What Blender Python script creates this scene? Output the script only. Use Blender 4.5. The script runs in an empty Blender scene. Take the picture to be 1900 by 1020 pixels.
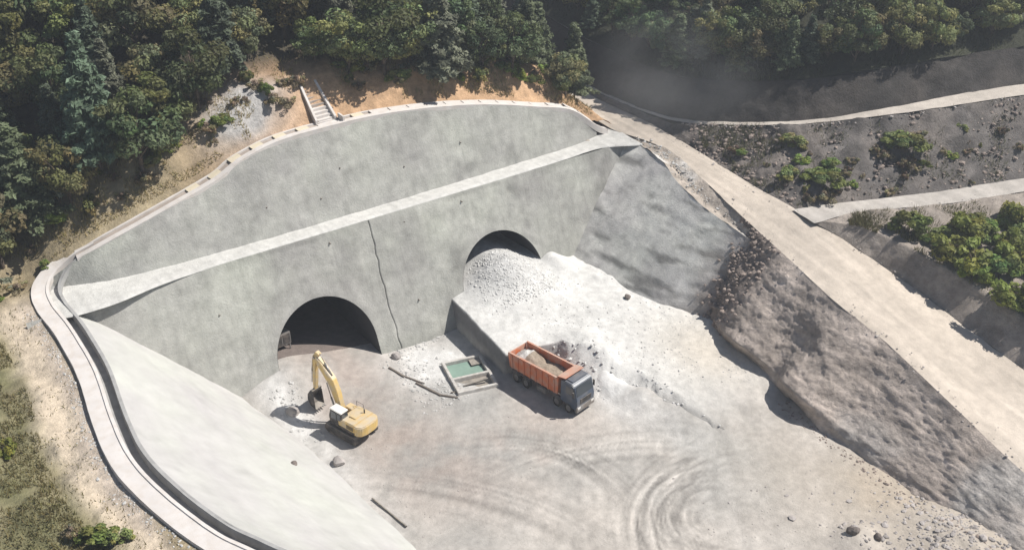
import bpy, bmesh, math, random
import numpy as np
from mathutils import Vector, Matrix

S = bpy.context.scene
COL = S.collection
rad = math.radians
# ------------------------------------------------------------------ camera, world, sun, exposure
cam_data = bpy.data.cameras.new("camera")
cam_data.sensor_width = 36.0
cam_data.lens = 36.0
cam_data.clip_end = 2000.0
cam = bpy.data.objects.new("camera", cam_data)
cam.location = (-35.5, -85.4, 67.2)
cam.rotation_euler = (rad(59.0), 0.0, rad(-35.0))
COL.objects.link(cam)
S.camera = cam

SUN = Vector((0.52, -0.27, 0.81)).normalized()
world = bpy.data.worlds.new("World")
S.world = world
world.use_nodes = True
wn = world.node_tree.nodes
wl = world.node_tree.links
bg = wn["Background"]
sky = wn.new("ShaderNodeTexSky")
sky.sky_type = 'NISHITA'
sky.sun_disc = False
sky.sun_elevation = math.asin(SUN.z)
sky.sun_rotation = math.atan2(SUN.x, SUN.y)
wl.new(sky.outputs[0], bg.inputs[0])
bg.inputs[1].default_value = 0.065
sun_data = bpy.data.lights.new("sun", 'SUN')
sun_data.energy = 5.0
sun_data.angle = rad(0.6)
sun_data.color = (1.0, 0.96, 0.90)
sun = bpy.data.objects.new("sun", sun_data)
sun.rotation_euler = SUN.to_track_quat('Z', 'Y').to_euler()
sun.location = (60, -20, 120)
COL.objects.link(sun)
S.view_settings.view_transform = 'Standard'
S.view_settings.look = 'None'
S.view_settings.exposure = 0.30
S.view_settings.gamma = 1.0
S.view_settings.use_curve_mapping = False

rng = np.random.default_rng(7)

# ------------------------------------------------------------------ helpers
def tag(o, label=None, cat=None, group=None, kind=None):
    if label: o["label"] = label
    if cat: o["category"] = cat
    if group: o["group"] = group
    if kind: o["kind"] = kind
    return o

def empty(name, loc=(0, 0, 0), rz=0.0):
    o = bpy.data.objects.new(name, None)
    o.location = loc
    o.rotation_euler = (0, 0, rz)
    COL.objects.link(o)
    return o

def hash3(i, j, k, seed):
    n = (i * 374761393 + j * 668265263 + k * 2147483647 + seed * 1274126177) & 0xFFFFFFFF
    n = ((n ^ (n >> 13)) * 1274126177) & 0xFFFFFFFF
    n = n ^ (n >> 16)
    return (n & 0xFFFF) / 65535.0

def vnoise(p, seed=0):
    p = np.asarray(p, float)
    i = np.floor(p).astype(np.int64)
    f = p - i
    f = f * f * (3 - 2 * f)
    out = 0
    for a in (0, 1):
        for b in (0, 1):
            for c in (0, 1):
                w = (f[:, 0] if a else 1 - f[:, 0]) * (f[:, 1] if b else 1 - f[:, 1]) * (f[:, 2] if c else 1 - f[:, 2])
                out = out + w * hash3(i[:, 0] + a, i[:, 1] + b, i[:, 2] + c, seed)
    return out * 2 - 1

def fbm(p, scale=1.0, octv=4, seed=0, gain=0.5):
    p = np.asarray(p, float) / scale
    o = 0; a = 1.0; t = 0
    for k in range(octv):
        o = o + a * vnoise(p * (2.0 ** k) + 17.3 * k, seed + k)
        t += a; a *= gain
    return o / t

def sstep(a, b, x):
    t = np.clip((x - a) / (b - a), 0, 1)
    return t * t * (3 - 2 * t)

def mesh_obj(name, verts, faces, mat, parent=None, cols=None, smooth=True):
    me = bpy.data.meshes.new(name)
    v = np.asarray(verts, np.float32)
    me.vertices.add(len(v)); me.vertices.foreach_set("co", v.ravel())
    if isinstance(faces, np.ndarray):
        nf, k = faces.shape
        me.loops.add(nf * k); me.loops.foreach_set("vertex_index", faces.astype(np.int32).ravel())
        me.polygons.add(nf)
        me.polygons.foreach_set("loop_start", np.arange(0, nf * k, k, dtype=np.int32))
        me.polygons.foreach_set("loop_total", np.full(nf, k, np.int32))
    else:
        nf = len(faces)
        flat = [i for f in faces for i in f]
        tot = [len(f) for f in faces]
        me.loops.add(len(flat)); me.loops.foreach_set("vertex_index", flat)
        me.polygons.add(nf)
        me.polygons.foreach_set("loop_start", list(np.cumsum([0] + tot[:-1])))
        me.polygons.foreach_set("loop_total", tot)
    me.update(calc_edges=True); me.validate()
    me.polygons.foreach_set("use_smooth", np.full(len(me.polygons), bool(smooth)))
    if cols is not None:
        at = me.color_attributes.new("Col", 'FLOAT_COLOR', 'POINT')
        c = np.ones((len(v), 4), np.float32); c[:, :3] = cols
        at.data.foreach_set("color", c.ravel())
    me.materials.append(mat)
    o = bpy.data.objects.new(name, me)
    COL.objects.link(o)
    if parent: o.parent = parent
    return o

def grid_faces(nu, nv):
    i = np.arange(nu - 1)[:, None] * nv + np.arange(nv - 1)[None, :]
    i = i.ravel()
    return np.stack([i, i + nv, i + nv + 1, i + 1], 1)

def resample(poly, per):
    """uniform subdivision of every segment (Catmull-Rom)"""
    p = np.asarray(poly, float)
    q = np.vstack([2 * p[0] - p[1], p, 2 * p[-1] - p[-2]])
    out = []
    for s in range(len(p) - 1):
        n = per if np.isscalar(per) else per[s]
        t = np.linspace(0, 1, n, endpoint=False)[:, None]
        a, b, c, d = q[s], q[s + 1], q[s + 2], q[s + 3]
        cr = 0.5 * ((2 * b) + (c - a) * t + (2 * a - 5 * b + 4 * c - d) * t ** 2 + (3 * b - a - 3 * c + d) * t ** 3)
        out.append(cr)
    out.append(p[-1:])
    return np.vstack(out)

def normals_grid(P):
    du = np.gradient(P, axis=0); dv = np.gradient(P, axis=1)
    n = np.cross(du, dv)
    n /= np.linalg.norm(n, axis=2, keepdims=True) + 1e-9
    return n

def loft(name, polys, per, ms, mat, colf, disp=None, parent=None, flip_up=True, smooth=True):
    L = [resample(p, per) for p in polys]
    rows = []
    for k in range(len(L) - 1):
        t = np.linspace(0, 1, ms[k], endpoint=False)
        for tt in t:
            rows.append(L[k] * (1 - tt) + L[k + 1] * tt)
    rows.append(L[-1])
    P = np.stack(rows, 1)
    n = normals_grid(P)
    flip = n[..., 2].mean() < 0
    if flip: n = -n
    if disp is not None:
        d = disp(P.reshape(-1, 3)).reshape(P.shape[:2])
        P = P + n * d[..., None]
    V = P.reshape(-1, 3)
    F = grid_faces(P.shape[0], P.shape[1])
    if flip: F = F[:, ::-1]
    return mesh_obj(name, V, F, mat, parent, colf(V), smooth)

def ridge(p, scale, seed):
    return 1 - 2 * np.abs(fbm(p, scale, 4, seed, 0.55)) ** 0.8

def inside_poly(x, y, poly):
    c = np.zeros(x.shape, bool)
    n = len(poly)
    for i in range(n):
        x1, y1 = poly[i]; x2, y2 = poly[(i + 1) % n]
        cond = ((y1 > y) != (y2 > y)) & (x < (x2 - x1) * (y - y1) / (y2 - y1 + 1e-12) + x1)
        c ^= cond
    return c

# ------------------------------------------------------------------ materials
def N(nt, t, **kw):
    n = nt.nodes.new(t)
    for k, v in kw.items():
        setattr(n, k, v)
    return n

def surf(name, base=None, var=0.18, vscale=0.6, rough=0.92, bump=0.35, bscale=3.0, bdist=0.08, streak=0.0,
         metal=0.0, dirt=None, dirt_amt=0.0, spec=0.25, dust=0.0):
    m = bpy.data.materials.new(name); m.use_nodes = True
    nt = m.node_tree; bs = nt.nodes["Principled BSDF"]
    bs.inputs["Roughness"].default_value = rough
    bs.inputs["Metallic"].default_value = metal
    bs.inputs["Specular IOR Level"].default_value = spec
    tc = N(nt, "ShaderNodeTexCoord")
    if base is None:
        src = N(nt, "ShaderNodeAttribute", attribute_name="Col").outputs["Color"]
    else:
        rgb = N(nt, "ShaderNodeRGB"); rgb.outputs[0].default_value = (*base, 1); src = rgb.outputs[0]
    n1 = N(nt, "ShaderNodeTexNoise"); n1.inputs["Scale"].default_value = vscale; n1.inputs["Detail"].default_value = 8
    n1.inputs["Roughness"].default_value = 0.65
    nt.links.new(tc.outputs["Object"], n1.inputs["Vector"])
    mr = N(nt, "ShaderNodeMapRange"); mr.inputs["From Min"].default_value = 0.3; mr.inputs["From Max"].default_value = 0.7
    mr.inputs["To Min"].default_value = 1 - var; mr.inputs["To Max"].default_value = 1 + var
    nt.links.new(n1.outputs["Fac"], mr.inputs["Value"])
    mul = N(nt, "ShaderNodeVectorMath", operation='SCALE')
    nt.links.new(src, mul.inputs[0]); nt.links.new(mr.outputs[0], mul.inputs["Scale"])
    last = mul.outputs[0]
    if streak > 0:
        mp = N(nt, "ShaderNodeMapping"); mp.inputs["Scale"].default_value = (1.3, 0.25, 0.16)
        nt.links.new(tc.outputs["Object"], mp.inputs["Vector"])
        n2 = N(nt, "ShaderNodeTexNoise"); n2.inputs["Scale"].default_value = 1.2; n2.inputs["Detail"].default_value = 6
        nt.links.new(mp.outputs[0], n2.inputs["Vector"])
        m2 = N(nt, "ShaderNodeMapRange"); m2.inputs["From Min"].default_value = 0.5; m2.inputs["From Max"].default_value = 0.72
        m2.inputs["To Min"].default_value = 1.0; m2.inputs["To Max"].default_value = 1 - streak
        nt.links.new(n2.outputs["Fac"], m2.inputs["Value"])
        mu2 = N(nt, "ShaderNodeVectorMath", operation='SCALE')
        nt.links.new(last, mu2.inputs[0]); nt.links.new(m2.outputs[0], mu2.inputs["Scale"]); last = mu2.outputs[0]
    if dirt is not None:
        n3 = N(nt, "ShaderNodeTexNoise"); n3.inputs["Scale"].default_value = 1.4; n3.inputs["Detail"].default_value = 7
        nt.links.new(tc.outputs["Object"], n3.inputs["Vector"])
        m3 = N(nt, "ShaderNodeMapRange"); m3.inputs["From Min"].default_value = 0.42; m3.inputs["From Max"].default_value = 0.68
        m3.inputs["To Max"].default_value = dirt_amt
        nt.links.new(n3.outputs["Fac"], m3.inputs["Value"])
        mx = N(nt, "ShaderNodeMix", data_type='RGBA')
        nt.links.new(m3.outputs[0], mx.inputs["Factor"]); nt.links.new(last, mx.inputs["A"])
        mx.inputs["B"].default_value = (*dirt, 1); last = mx.outputs["Result"]
    if dust > 0:
        ge = N(nt, "ShaderNodeNewGeometry"); sp = N(nt, "ShaderNodeSeparateXYZ"); nt.links.new(ge.outputs["Normal"], sp.inputs[0])
        m5 = N(nt, "ShaderNodeMapRange"); m5.inputs["From Min"].default_value = 0.3; m5.inputs["From Max"].default_value = 0.95; m5.inputs["To Max"].default_value = dust
        nt.links.new(sp.outputs["Z"], m5.inputs["Value"])
        mm = N(nt, "ShaderNodeMath", operation='MULTIPLY'); nt.links.new(m5.outputs[0], mm.inputs[0]); nt.links.new(n1.outputs["Fac"], mm.inputs[1])
        mx5 = N(nt, "ShaderNodeMix", data_type='RGBA'); nt.links.new(mm.outputs[0], mx5.inputs["Factor"]); nt.links.new(last, mx5.inputs["A"])
        mx5.inputs["B"].default_value = (0.52, 0.47, 0.40, 1); last = mx5.outputs["Result"]
    nt.links.new(last, bs.inputs["Base Color"])
    if bump > 0:
        b1 = N(nt, "ShaderNodeTexNoise"); b1.inputs["Scale"].default_value = bscale; b1.inputs["Detail"].default_value = 9
        b1.inputs["Roughness"].default_value = 0.7
        nt.links.new(tc.outputs["Object"], b1.inputs["Vector"])
        bp = N(nt, "ShaderNodeBump"); bp.inputs["Strength"].default_value = bump; bp.inputs["Distance"].default_value = bdist
        nt.links.new(b1.outputs["Fac"], bp.inputs["Height"]); nt.links.new(bp.outputs[0], bs.inputs["Normal"])
    return m

M_SHOT = surf("sprayed_concrete", var=0.14, vscale=1.2, streak=0.13, bump=0.7, bscale=4.5, bdist=0.12)
M_SLOPE = surf("fresh_sprayed_concrete", var=0.06, vscale=0.7, bump=0.45, bscale=4.5, bdist=0.08)
M_EARTH = surf("earth", var=0.30, vscale=1.1, bump=0.9, bscale=3.2, bdist=0.20)
M_FLOOR = surf("pit_dirt", var=0.16, vscale=1.3, bump=0.7, bscale=4.0, bdist=0.12)
M_ROAD = surf("road_dirt", var=0.14, vscale=1.0, bump=0.6, bscale=4.0, bdist=0.10)
M_CONC = surf("cast_concrete", base=(0.61, 0.575, 0.545), var=0.12, vscale=0.7, bump=0.3, bscale=5, bdist=0.03, dirt=(0.36, 0.30, 0.24), dirt_amt=0.35)
M_SLAB = surf('yellowed_concrete', base=(0.62, 0.55, 0.42), var=0.1, vscale=0.8, bump=0.3, bscale=5, bdist=0.03)
M_WORN = surf("dusty_concrete", base=(0.50, 0.48, 0.45), var=0.25, vscale=1.2, bump=0.6, bscale=5, bdist=0.06, dirt=(0.36, 0.32, 0.28), dirt_amt=0.7)
M_CONCD = surf("dirty_concrete", base=(0.36, 0.31, 0.27), var=0.2, vscale=0.9, bump=0.4, bscale=5, bdist=0.04)
M_GREYC = surf('grey_concrete', base=(0.33, 0.325, 0.315), var=0.2, vscale=0.9, bump=0.3, bscale=5, bdist=0.03)
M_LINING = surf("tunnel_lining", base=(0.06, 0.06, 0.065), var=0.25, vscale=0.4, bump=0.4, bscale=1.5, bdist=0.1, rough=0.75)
M_ROCK = surf("rock", base=(0.36, 0.33, 0.31), var=0.35, vscale=0.5, bump=0.6, bscale=4, bdist=0.05)
M_PROCK = surf("pale_rock", base=(0.46, 0.45, 0.43), var=0.3, vscale=0.6, bump=0.4, bscale=4, bdist=0.04)
M_WROCK = surf("white_rock", base=(0.56, 0.55, 0.53), var=0.2, vscale=0.6, bump=0.4, bscale=4, bdist=0.04)
M_BROCK = surf("brown_rock", base=(0.27, 0.22, 0.19), var=0.4, vscale=0.5, bump=0.6, bscale=4, bdist=0.05)
M_DROCK = surf("dark_rock", base=(0.17, 0.145, 0.13), var=0.4, vscale=0.5, bump=0.6, bscale=4, bdist=0.05)
M_YEL = surf("yellow_paint", dust=0.9, base=(0.62, 0.43, 0.15), var=0.10, bump=0.0, rough=0.45, spec=0.5, dirt=(0.48, 0.41, 0.31), dirt_amt=0.8)
M_ORA = surf("orange_paint", dust=0.9, base=(0.56, 0.155, 0.06), var=0.10, bump=0.0, rough=0.45, spec=0.5, dirt=(0.42, 0.31, 0.25), dirt_amt=0.7)
M_WHITE = surf("white_paint", base=(0.72, 0.71, 0.68), var=0.06, bump=0.0, rough=0.4, spec=0.5, dirt=(0.45, 0.40, 0.34), dirt_amt=0.3)
M_CAB = surf("slate_paint", dust=0.25, base=(0.055, 0.075, 0.11), var=0.1, bump=0.0, rough=0.35, spec=0.5, dirt=(0.25, 0.23, 0.21), dirt_amt=0.35)
M_DARK = surf("dark_steel", dust=0.9, base=(0.045, 0.043, 0.042), var=0.25, vscale=2, bump=0.2, rough=0.6, dirt=(0.24, 0.20, 0.17), dirt_amt=0.55)
M_RUB = surf("rubber", dust=0.9, base=(0.025, 0.025, 0.026), var=0.2, vscale=2, bump=0.2, rough=0.85, dirt=(0.22, 0.19, 0.16), dirt_amt=0.5)
M_STEEL = surf("worn_steel", base=(0.30, 0.29, 0.28), var=0.2, vscale=2, bump=0.15, rough=0.45, metal=0.6, dirt=(0.22, 0.17, 0.13), dirt_amt=0.6)
M_GLASS = surf("dark_glass", base=(0.03, 0.04, 0.05), var=0.0, bump=0.0, rough=0.08, spec=0.9)
M_WOOD = surf("old_timber", base=(0.17, 0.145, 0.125), var=0.3, vscale=2, bump=0.4, bscale=9, bdist=0.02)
M_BARK = surf("bark", base=(0.11, 0.085, 0.065), var=0.3, vscale=2, bump=0.6, bscale=6, bdist=0.05)
M_WATER = surf("green_water", base=(0.21, 0.30, 0.25), var=0.15, vscale=0.5, bump=0.05, bscale=3, rough=0.12, spec=0.5)

def leaf_mat(name, hue=0.0):
    m = bpy.data.materials.new(name); m.use_nodes = True
    nt = m.node_tree; bs = nt.nodes["Principled BSDF"]; out = nt.nodes["Material Output"]
    at = N(nt, "ShaderNodeAttribute", attribute_name="Col")
    oi = N(nt, "ShaderNodeObjectInfo")
    mr = N(nt, "ShaderNodeMapRange"); mr.inputs["To Min"].default_value = 0.75; mr.inputs["To Max"].default_value = 1.3
    nt.links.new(oi.outputs["Random"], mr.inputs["Value"])
    hs = N(nt, "ShaderNodeHueSaturation")
    mh = N(nt, "ShaderNodeMapRange"); mh.inputs["To Min"].default_value = 0.475 + hue; mh.inputs["To Max"].default_value = 0.525 + hue
    nt.links.new(oi.outputs["Random"], mh.inputs["Value"])
    nt.links.new(mh.outputs[0], hs.inputs["Hue"])
    nt.links.new(mr.outputs[0], hs.inputs["Value"])
    nt.links.new(at.outputs["Color"], hs.inputs["Color"])
    nt.links.new(hs.outputs[0], bs.inputs["Base Color"])
    bs.inputs["Roughness"].default_value = 0.6
    bs.inputs["Specular IOR Level"].default_value = 0.3
    tr = N(nt, "ShaderNodeBsdfTranslucent")
    nt.links.new(hs.outputs[0], tr.inputs["Color"])
    mx = N(nt, "ShaderNodeMixShader"); mx.inputs[0].default_value = 0.35
    nt.links.new(bs.outputs[0], mx.inputs[1]); nt.links.new(tr.outputs[0], mx.inputs[2])
    nt.links.new(mx.outputs[0], out.inputs["Surface"])
    return m
M_LEAF = leaf_mat("foliage")
M_GRASS = leaf_mat("dry_grass_blades")

# ------------------------------------------------------------------ key lines of the place (metres, z = 0 on the pit floor)
BAT = 6.0 / 14.0                    # batter of the portal wall: y = BAT * z
HB = 14.0                           # height of the ledge between the two wall lifts
CREST = np.array([(-23.3, 11.4, 14.9), (-20.5, 10.9, 16.4), (-17.5, 10.6, 17.4), (-11.6, 11.0, 18.9), (-5.3, 11.6, 20.5),
                  (-2.0, 12.1, 21.8), (2.6, 12.5, 22.7), (8.7, 12.6, 22.9), (14.5, 12.6, 22.8), (21.4, 12.3, 22.2),
                  (28.6, 11.8, 21.1), (36.2, 11.1, 19.3), (40.9, 10.5, 18.0), (44.4, 9.6, 15.4)])
RIM = np.array([(-23.3, 11.4, 14.9), (-23.5, 8.1, 14.1), (-23.2, 4.0, 14.0), (-23.1, 0.7, 14.0), (-23.2, -5.7, 14.0), (-24.0, -13.2, 14.0),
                (-24.2, -18.7, 14.0), (-23.4, -24.0, 14.0), (-21.9, -29.5, 14.0), (-20.2, -33.2, 14.0), (-17.5, -38.5, 14.0), (-14.0, -45.0, 14.0)])
A_LEFT = [(50, 85, 17), (48, 40, 15), (47.6, 22, 14.6), (47.2, 11, 14.2), (49.5, 1, 13.6), (46.9, -11.8, 12.5), (46.2, -21.2, 10.4), (44.9, -30.2, 9.0),
          (45.0, -37.3, 7.4), (43.3, -46.6, 6.0), (42.5, -54.7, 4.2), (41.8, -66, 2.6), (41, -80, 1.0)]
A_RIGHT = [(58, 85, 17), (53, 40, 15), (52, 22, 14.6), (52.6, 10, 14.3), (52.6, -0.5, 13.6), (52.5, -10.4, 12.7), (53, -17.3, 12), (54.3, -23.0, 10.4),
           (55.4, -27.5, 8.9), (56.6, -32.5, 7.2), (55.6, -46.2, 5.2), (55.0, -60, 3.3), (54, -80, 1.2)]
T1 = dict(cx=0.65, R=5.85, zs=2.2)
T2 = dict(cx=24.2, R=5.75, zs=3.0)

def arch(T, x):
    d = np.abs(x - T["cx"])
    return T["zs"] + np.sqrt(np.clip(T["R"] ** 2 - d ** 2, 0, None))

def crest_at(x):
    return np.interp(x, CREST[:, 0], CREST[:, 1]), np.interp(x, CREST[:, 0], CREST[:, 2])

# ------------------------------------------------------------------ pit floor
def floor_h(x, y):
    p = np.stack([x, y, x * 0], 1)
    z = 0.22 * fbm(p, 7, 4, 3) + 0.07 * fbm(p, 1.3, 3, 9)
    # muck pushed up at the mouth of the driven tunnel
    m = 2.3 * np.exp(-((x + 5.0) / 5.5) ** 2) * sstep(-6.5, 1.0, y) + 0.5 * np.exp(-((x - 2.0) / 5) ** 2) * sstep(-7, 1, y)
    inside = (np.abs(x - T1["cx"]) < 6.4)
    z = z + np.where(inside | (y < 1), m, m * 0)
    # spoil heap in the near right corner
    z = z + 1.7 * np.exp(-((x - 33.5) / 6.0) ** 2 - ((y + 56.0) / 5.0) ** 2) * (1 + 0.35 * fbm(p, 2.2, 3, 5))
    z = z + 1.0 * np.exp(-((x - 27.5) / 2.2) ** 2 - ((y + 49.0) / 1.6) ** 2)
    for mx, my, mh, mr in HEAPS:
        z = z + mh * np.exp(-(((x - mx) ** 2 + (y - my) ** 2) / mr ** 2)) * (1 + 0.3 * fbm(p, 1.2, 3, 6))
    # turning tracks of tyres
    for (cx, cy, r0, n, dr, a0, a1, dep) in TRACKS:
        dx, dy = x - cx, y - cy
        r = np.hypot(dx, dy * 1.15); a = np.arctan2(dy, dx)
        da = np.abs((a - 0.5 * (a0 + a1) + math.pi) % (2 * math.pi) - math.pi)
        am = sstep(0.5 * (a1 - a0), 0.5 * (a1 - a0) - 0.7, da) * np.clip(0.55 + 1.1 * fbm(p, 3.5, 3, 47), 0, 1)
        for k in range(n):
            rr = r0 + k * dr + 0.25 * fbm(p, 5, 2, 40 + k)
            z = z - dep * am * np.exp(-((r - rr) / 0.22) ** 2) + 0.5 * dep * am * np.exp(-((r - rr - 0.42) / 0.2) ** 2)
    return z
HEAPS = [(22.6, -14.8, 1.5, 1.7), (23.6, -18.6, 1.5, 2.2), (25.2, -22.6, 1.1, 2.4), (26.8, -27.0, 0.7, 2.8)]
TRACKS = [(19.5, -39.5, 2.2, 9, 0.72, 0.7, 4.4, 0.07), (22.5, -43.0, 9.6, 5, 0.8, 0.9, 3.5, 0.08), (0.0, -30.0, 13.0, 4, 0.9, -0.3, 1.3, 0.06), (6, -45, 22.0, 4, 1.0, 0.5, 1.7, 0.05), (-30, -42, 36.0, 4, 1.1, 0.0, 0.95, 0.06)]

xs = np.arange(-18, 46.01, 0.27); ys = np.arange(-80, 3.01, 0.27)
X, Y = np.meshgrid(xs, ys, indexing="ij")
fx, fy = X.ravel(), Y.ravel()
fz = floor_h(fx, fy)
fp = np.stack([fx, fy, fz], 1)
def floor_col(p):
    x, y = p[:, 0], p[:, 1]
    q = np.stack([x, y, x * 0], 1)
    n1 = fbm(q, 9, 4, 21); n2 = fbm(q, 2.2, 4, 22)
    pale = np.array([0.45, 0.415, 0.375]); brown = np.array([0.315, 0.27, 0.24]); grey = np.array([0.345, 0.335, 0.315]); white = np.array([0.56, 0.55, 0.53])
    c = pale[None] * np.ones((len(x), 1))
    w = np.clip(0.45 + 1.3 * n1, 0, 1)[:, None]
    c = c * (1 - w) + grey * w
    # brown haul track from the tunnel mouth toward the viewer
    bx = 0.5 + 0.12 * (-y) + 2.0 * np.sin(y * 0.12)
    b = np.exp(-((x - bx) / 6.5) ** 2) * sstep(-36, -16, y) * np.clip(0.8 + 0.9 * n2, 0, 1)
    b = np.maximum(b, np.exp(-((x - 12) / 9) ** 2 - ((y + 21) / 5) ** 2) * np.clip(0.35 + 0.9 * n2, 0, 1))
    c = c * (1 - b[:, None]) + brown * b[:, None]
    # powdery concrete dust beside the basin and along the slope toe
    d = np.exp(-((x - 10.5) / 4.2) ** 2 - ((y + 4.5) / 4.5) ** 2) * 1.2
    d = np.maximum(d, np.exp(-((x + 6.5) / 2.2) ** 2) * sstep(-30, -8, y) * 0.9)
    d = np.maximum(d, 1.2 * np.exp(-((x - 24.0) / 3.2) ** 2 - ((y + 19) / 6.5) ** 2))
    d = np.clip(d * (0.9 + 0.6 * n2), 0, 1)[:, None]
    c = c * (1 - d) + white * d
    # streaky wheel marks
    ang = 0.9
    sx = x * math.cos(ang) + y * math.sin(ang); sy = -x * math.sin(ang) + y * math.cos(ang)
    st = fbm(np.stack([sx * 0.12, sy * 1.4, sx * 0], 1), 1, 3, 30)
    n3 = fbm(q, 0.7, 3, 36)
    c = c * (1 + 0.13 * st[:, None] + 0.20 * n2[:, None] + 0.10 * n3[:, None])
    for (cx, cy, r0, n, dr, a0, a1, dep) in TRACKS:
        r = np.hypot(x - cx, (y - cy) * 1.15)
        a = np.arctan2(y - cy, x - cx)
        da = np.abs((a - 0.5 * (a0 + a1) + math.pi) % (2 * math.pi) - math.pi)
        ring = fbm(np.stack([r * 2.6, a * 1.1, r * 0], 1), 1, 3, 33, 0.6)
        wv = np.exp(-((r - r0 - n * dr * 0.5) / (n * dr * 0.6)) ** 2) * sstep(0.5 * (a1 - a0) + 0.2, 0.5 * (a1 - a0) - 0.7, da)
        c = c * (1 - 0.75 * (wv * np.clip(ring + 0.1, -0.35, 1))[:, None])
    far = (np.clip(sstep(-26, -50, y) * sstep(18, 34, x) * (0.8 + 0.8 * n1), 0, 1))[:, None]
    c = c * (1 - far) + np.array([0.42, 0.36, 0.29]) * far
    return np.clip(c, 0.05, 0.75)
floor = mesh_obj("pit_floor", fp, grid_faces(len(xs), len(ys)), M_FLOOR, None, floor_col(fp))
tag(floor, "pale dusty dirt floor of the excavation with curved wheel tracks", kind="structure")
# floor running into the driven tunnel
tx = np.arange(-6.6, 6.9, 0.4); ty = np.arange(2.9, 46, 0.6)
X, Y = np.meshgrid(tx, ty, indexing="ij")
tz = floor_h(X.ravel(), np.minimum(Y.ravel(), 3.0)) * (1 - 0.5 * sstep(3, 14, Y.ravel()))
tp = np.stack([X.ravel(), Y.ravel(), tz], 1)
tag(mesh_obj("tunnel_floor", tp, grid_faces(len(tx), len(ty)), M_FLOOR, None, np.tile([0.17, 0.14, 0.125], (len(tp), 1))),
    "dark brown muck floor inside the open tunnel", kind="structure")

# ------------------------------------------------------------------ portal wall
portal = empty("portal_wall", (9, 0, 0))
tag(portal, "tall grey sprayed concrete portal wall in two lifts with two arched tunnel openings", "wall")
def shot_col(p, base=(0.355, 0.352, 0.322), amp=1.0, seed=50):
    n1 = fbm(p, 6.0, 4, seed); n2 = fbm(p * np.array([1, 1, 0.35]), 2.0, 4, seed + 5); n3 = fbm(p, 0.9, 3, seed + 9)
    f = 1 + amp * (0.22 * n1 + 0.20 * n2 + 0.16 * n3)
    c = np.array(base)[None] * f[:, None]
    g = np.clip(n1 * 1.5, -1, 1)[:, None]
    c = c * (1 + g * np.array([-0.015, 0.01, -0.03]))
    dk = np.clip((fbm(p, 3.1, 4, seed + 13) - 0.32) * 3, 0, 1)[:, None]
    lt = np.clip((fbm(p, 2.2, 4, seed + 17) - 0.3) * 3, 0, 1)[:, None]
    return np.clip(c * (1 - 0.30 * amp * dk) * (1 + 0.16 * amp * lt), 0.03, 0.8)

def wall_cols():
    base = list(np.arange(-27, 46.0, 0.45))
    for T in (T1, T2):
        a = np.linspace(0, math.pi, 61)
        xsT = T["cx"] - T["R"] * np.cos(a)
        base = [x for x in base if not (T["cx"] - T["R"] - 0.1 < x < T["cx"] + T["R"] + 0.1)]
        base += list(xsT[1:-1]) + [T["cx"] - T["R"], T["cx"] + T["R"], T["cx"] - T["R"] + 0.001, T["cx"] + T["R"] - 0.001]
    base = [x for x in base if abs(x - 8.95) > 0.5]
    base += [8.55, 8.78, 8.87, 8.915, 8.985, 9.03, 9.12, 9.4]
    return np.array(sorted(base))
cx = wall_cols()
nz = 46
rows = []
for x in cx:
    lo = -1.0
    for T in (T1, T2):
        if abs(x - T["cx"]) < T["R"] - 0.0005:
            lo = float(arch(T, np.array([x]))[0])
    z = np.linspace(lo, HB, nz)
    rows.append(np.stack([np.full(nz, x), BAT * z, z], 1))
P = np.stack(rows, 0)
nrm = np.array([0, -1, BAT]) / math.hypot(1, BAT)
V = P.reshape(-1, 3)
edge = np.full(len(V), 9.0)
for T in (T1, T2):
    dd = np.hypot(V[:, 0] - T["cx"], np.maximum(V[:, 2] - T["zs"], 0)) - T["R"]
    edge = np.minimum(edge, np.abs(dd))
msk = sstep(0.1, 1.6, edge) * sstep(HB, HB - 0.6, V[:, 2])
d = msk * (0.30 * fbm(V, 7, 3, 60) + 0.12 * fbm(V, 1.6, 3, 61) - 0.02)
gx = 8.95 + 0.22 * fbm(np.stack([V[:, 2] * 0, V[:, 2], V[:, 2]], 1), 1.4, 3, 64)
groove = np.exp(-((V[:, 0] - 8.95) / 0.05) ** 4)
V[:, 0] = np.where(np.abs(V[:, 0] - 8.95) < 0.42, V[:, 0] + (gx - 8.95), V[:, 0])
V = V + nrm * (d - 0.14 * groove)[:, None]
wc = shot_col(V)
foot_mask = sstep(1.6, 0.0, V[:, 2] + 0.5 * fbm(V, 1.5, 3, 71))[:, None]
wc = wc * (1 - 0.14 * foot_mask)  # wall tone drops toward its foot, with a ragged edge
wc = wc * (1 - 0.5 * groove[:, None])
rgt = sstep(26, 40, V[:, 0])[:, None] * np.clip(0.4 + 1.2 * fbm(V * np.array([1, 1, .4]), 1.6, 4, 75), 0, 1)[:, None]
wc = wc * (1 - 0.2 * rgt)
fc = grid_faces(len(cx), nz)
keep = np.ones(len(cx) - 1, bool)
for T in (T1, T2):
    for sx in (-1, 1):
        e = T["cx"] + sx * T["R"]
        keep &= ~((np.minimum(cx[:-1], cx[1:]) > e - 0.0012) & (np.maximum(cx[:-1], cx[1:]) < e + 0.0012))
fc = fc[np.repeat(keep, nz - 1)]
mesh_obj("lower_face", V, fc, M_SHOT, portal, wc)
def adopt(o, p):
    o.parent = p
    o.matrix_parent_inverse = Matrix.Translation(p.location).inverted() if p.rotation_euler.z == 0 else (Matrix.Translation(p.location) @ Matrix.Rotation(p.rotation_euler.z, 4, 'Z')).inverted()
    return o
adopt(bpy.data.objects["lower_face"], portal)

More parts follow.
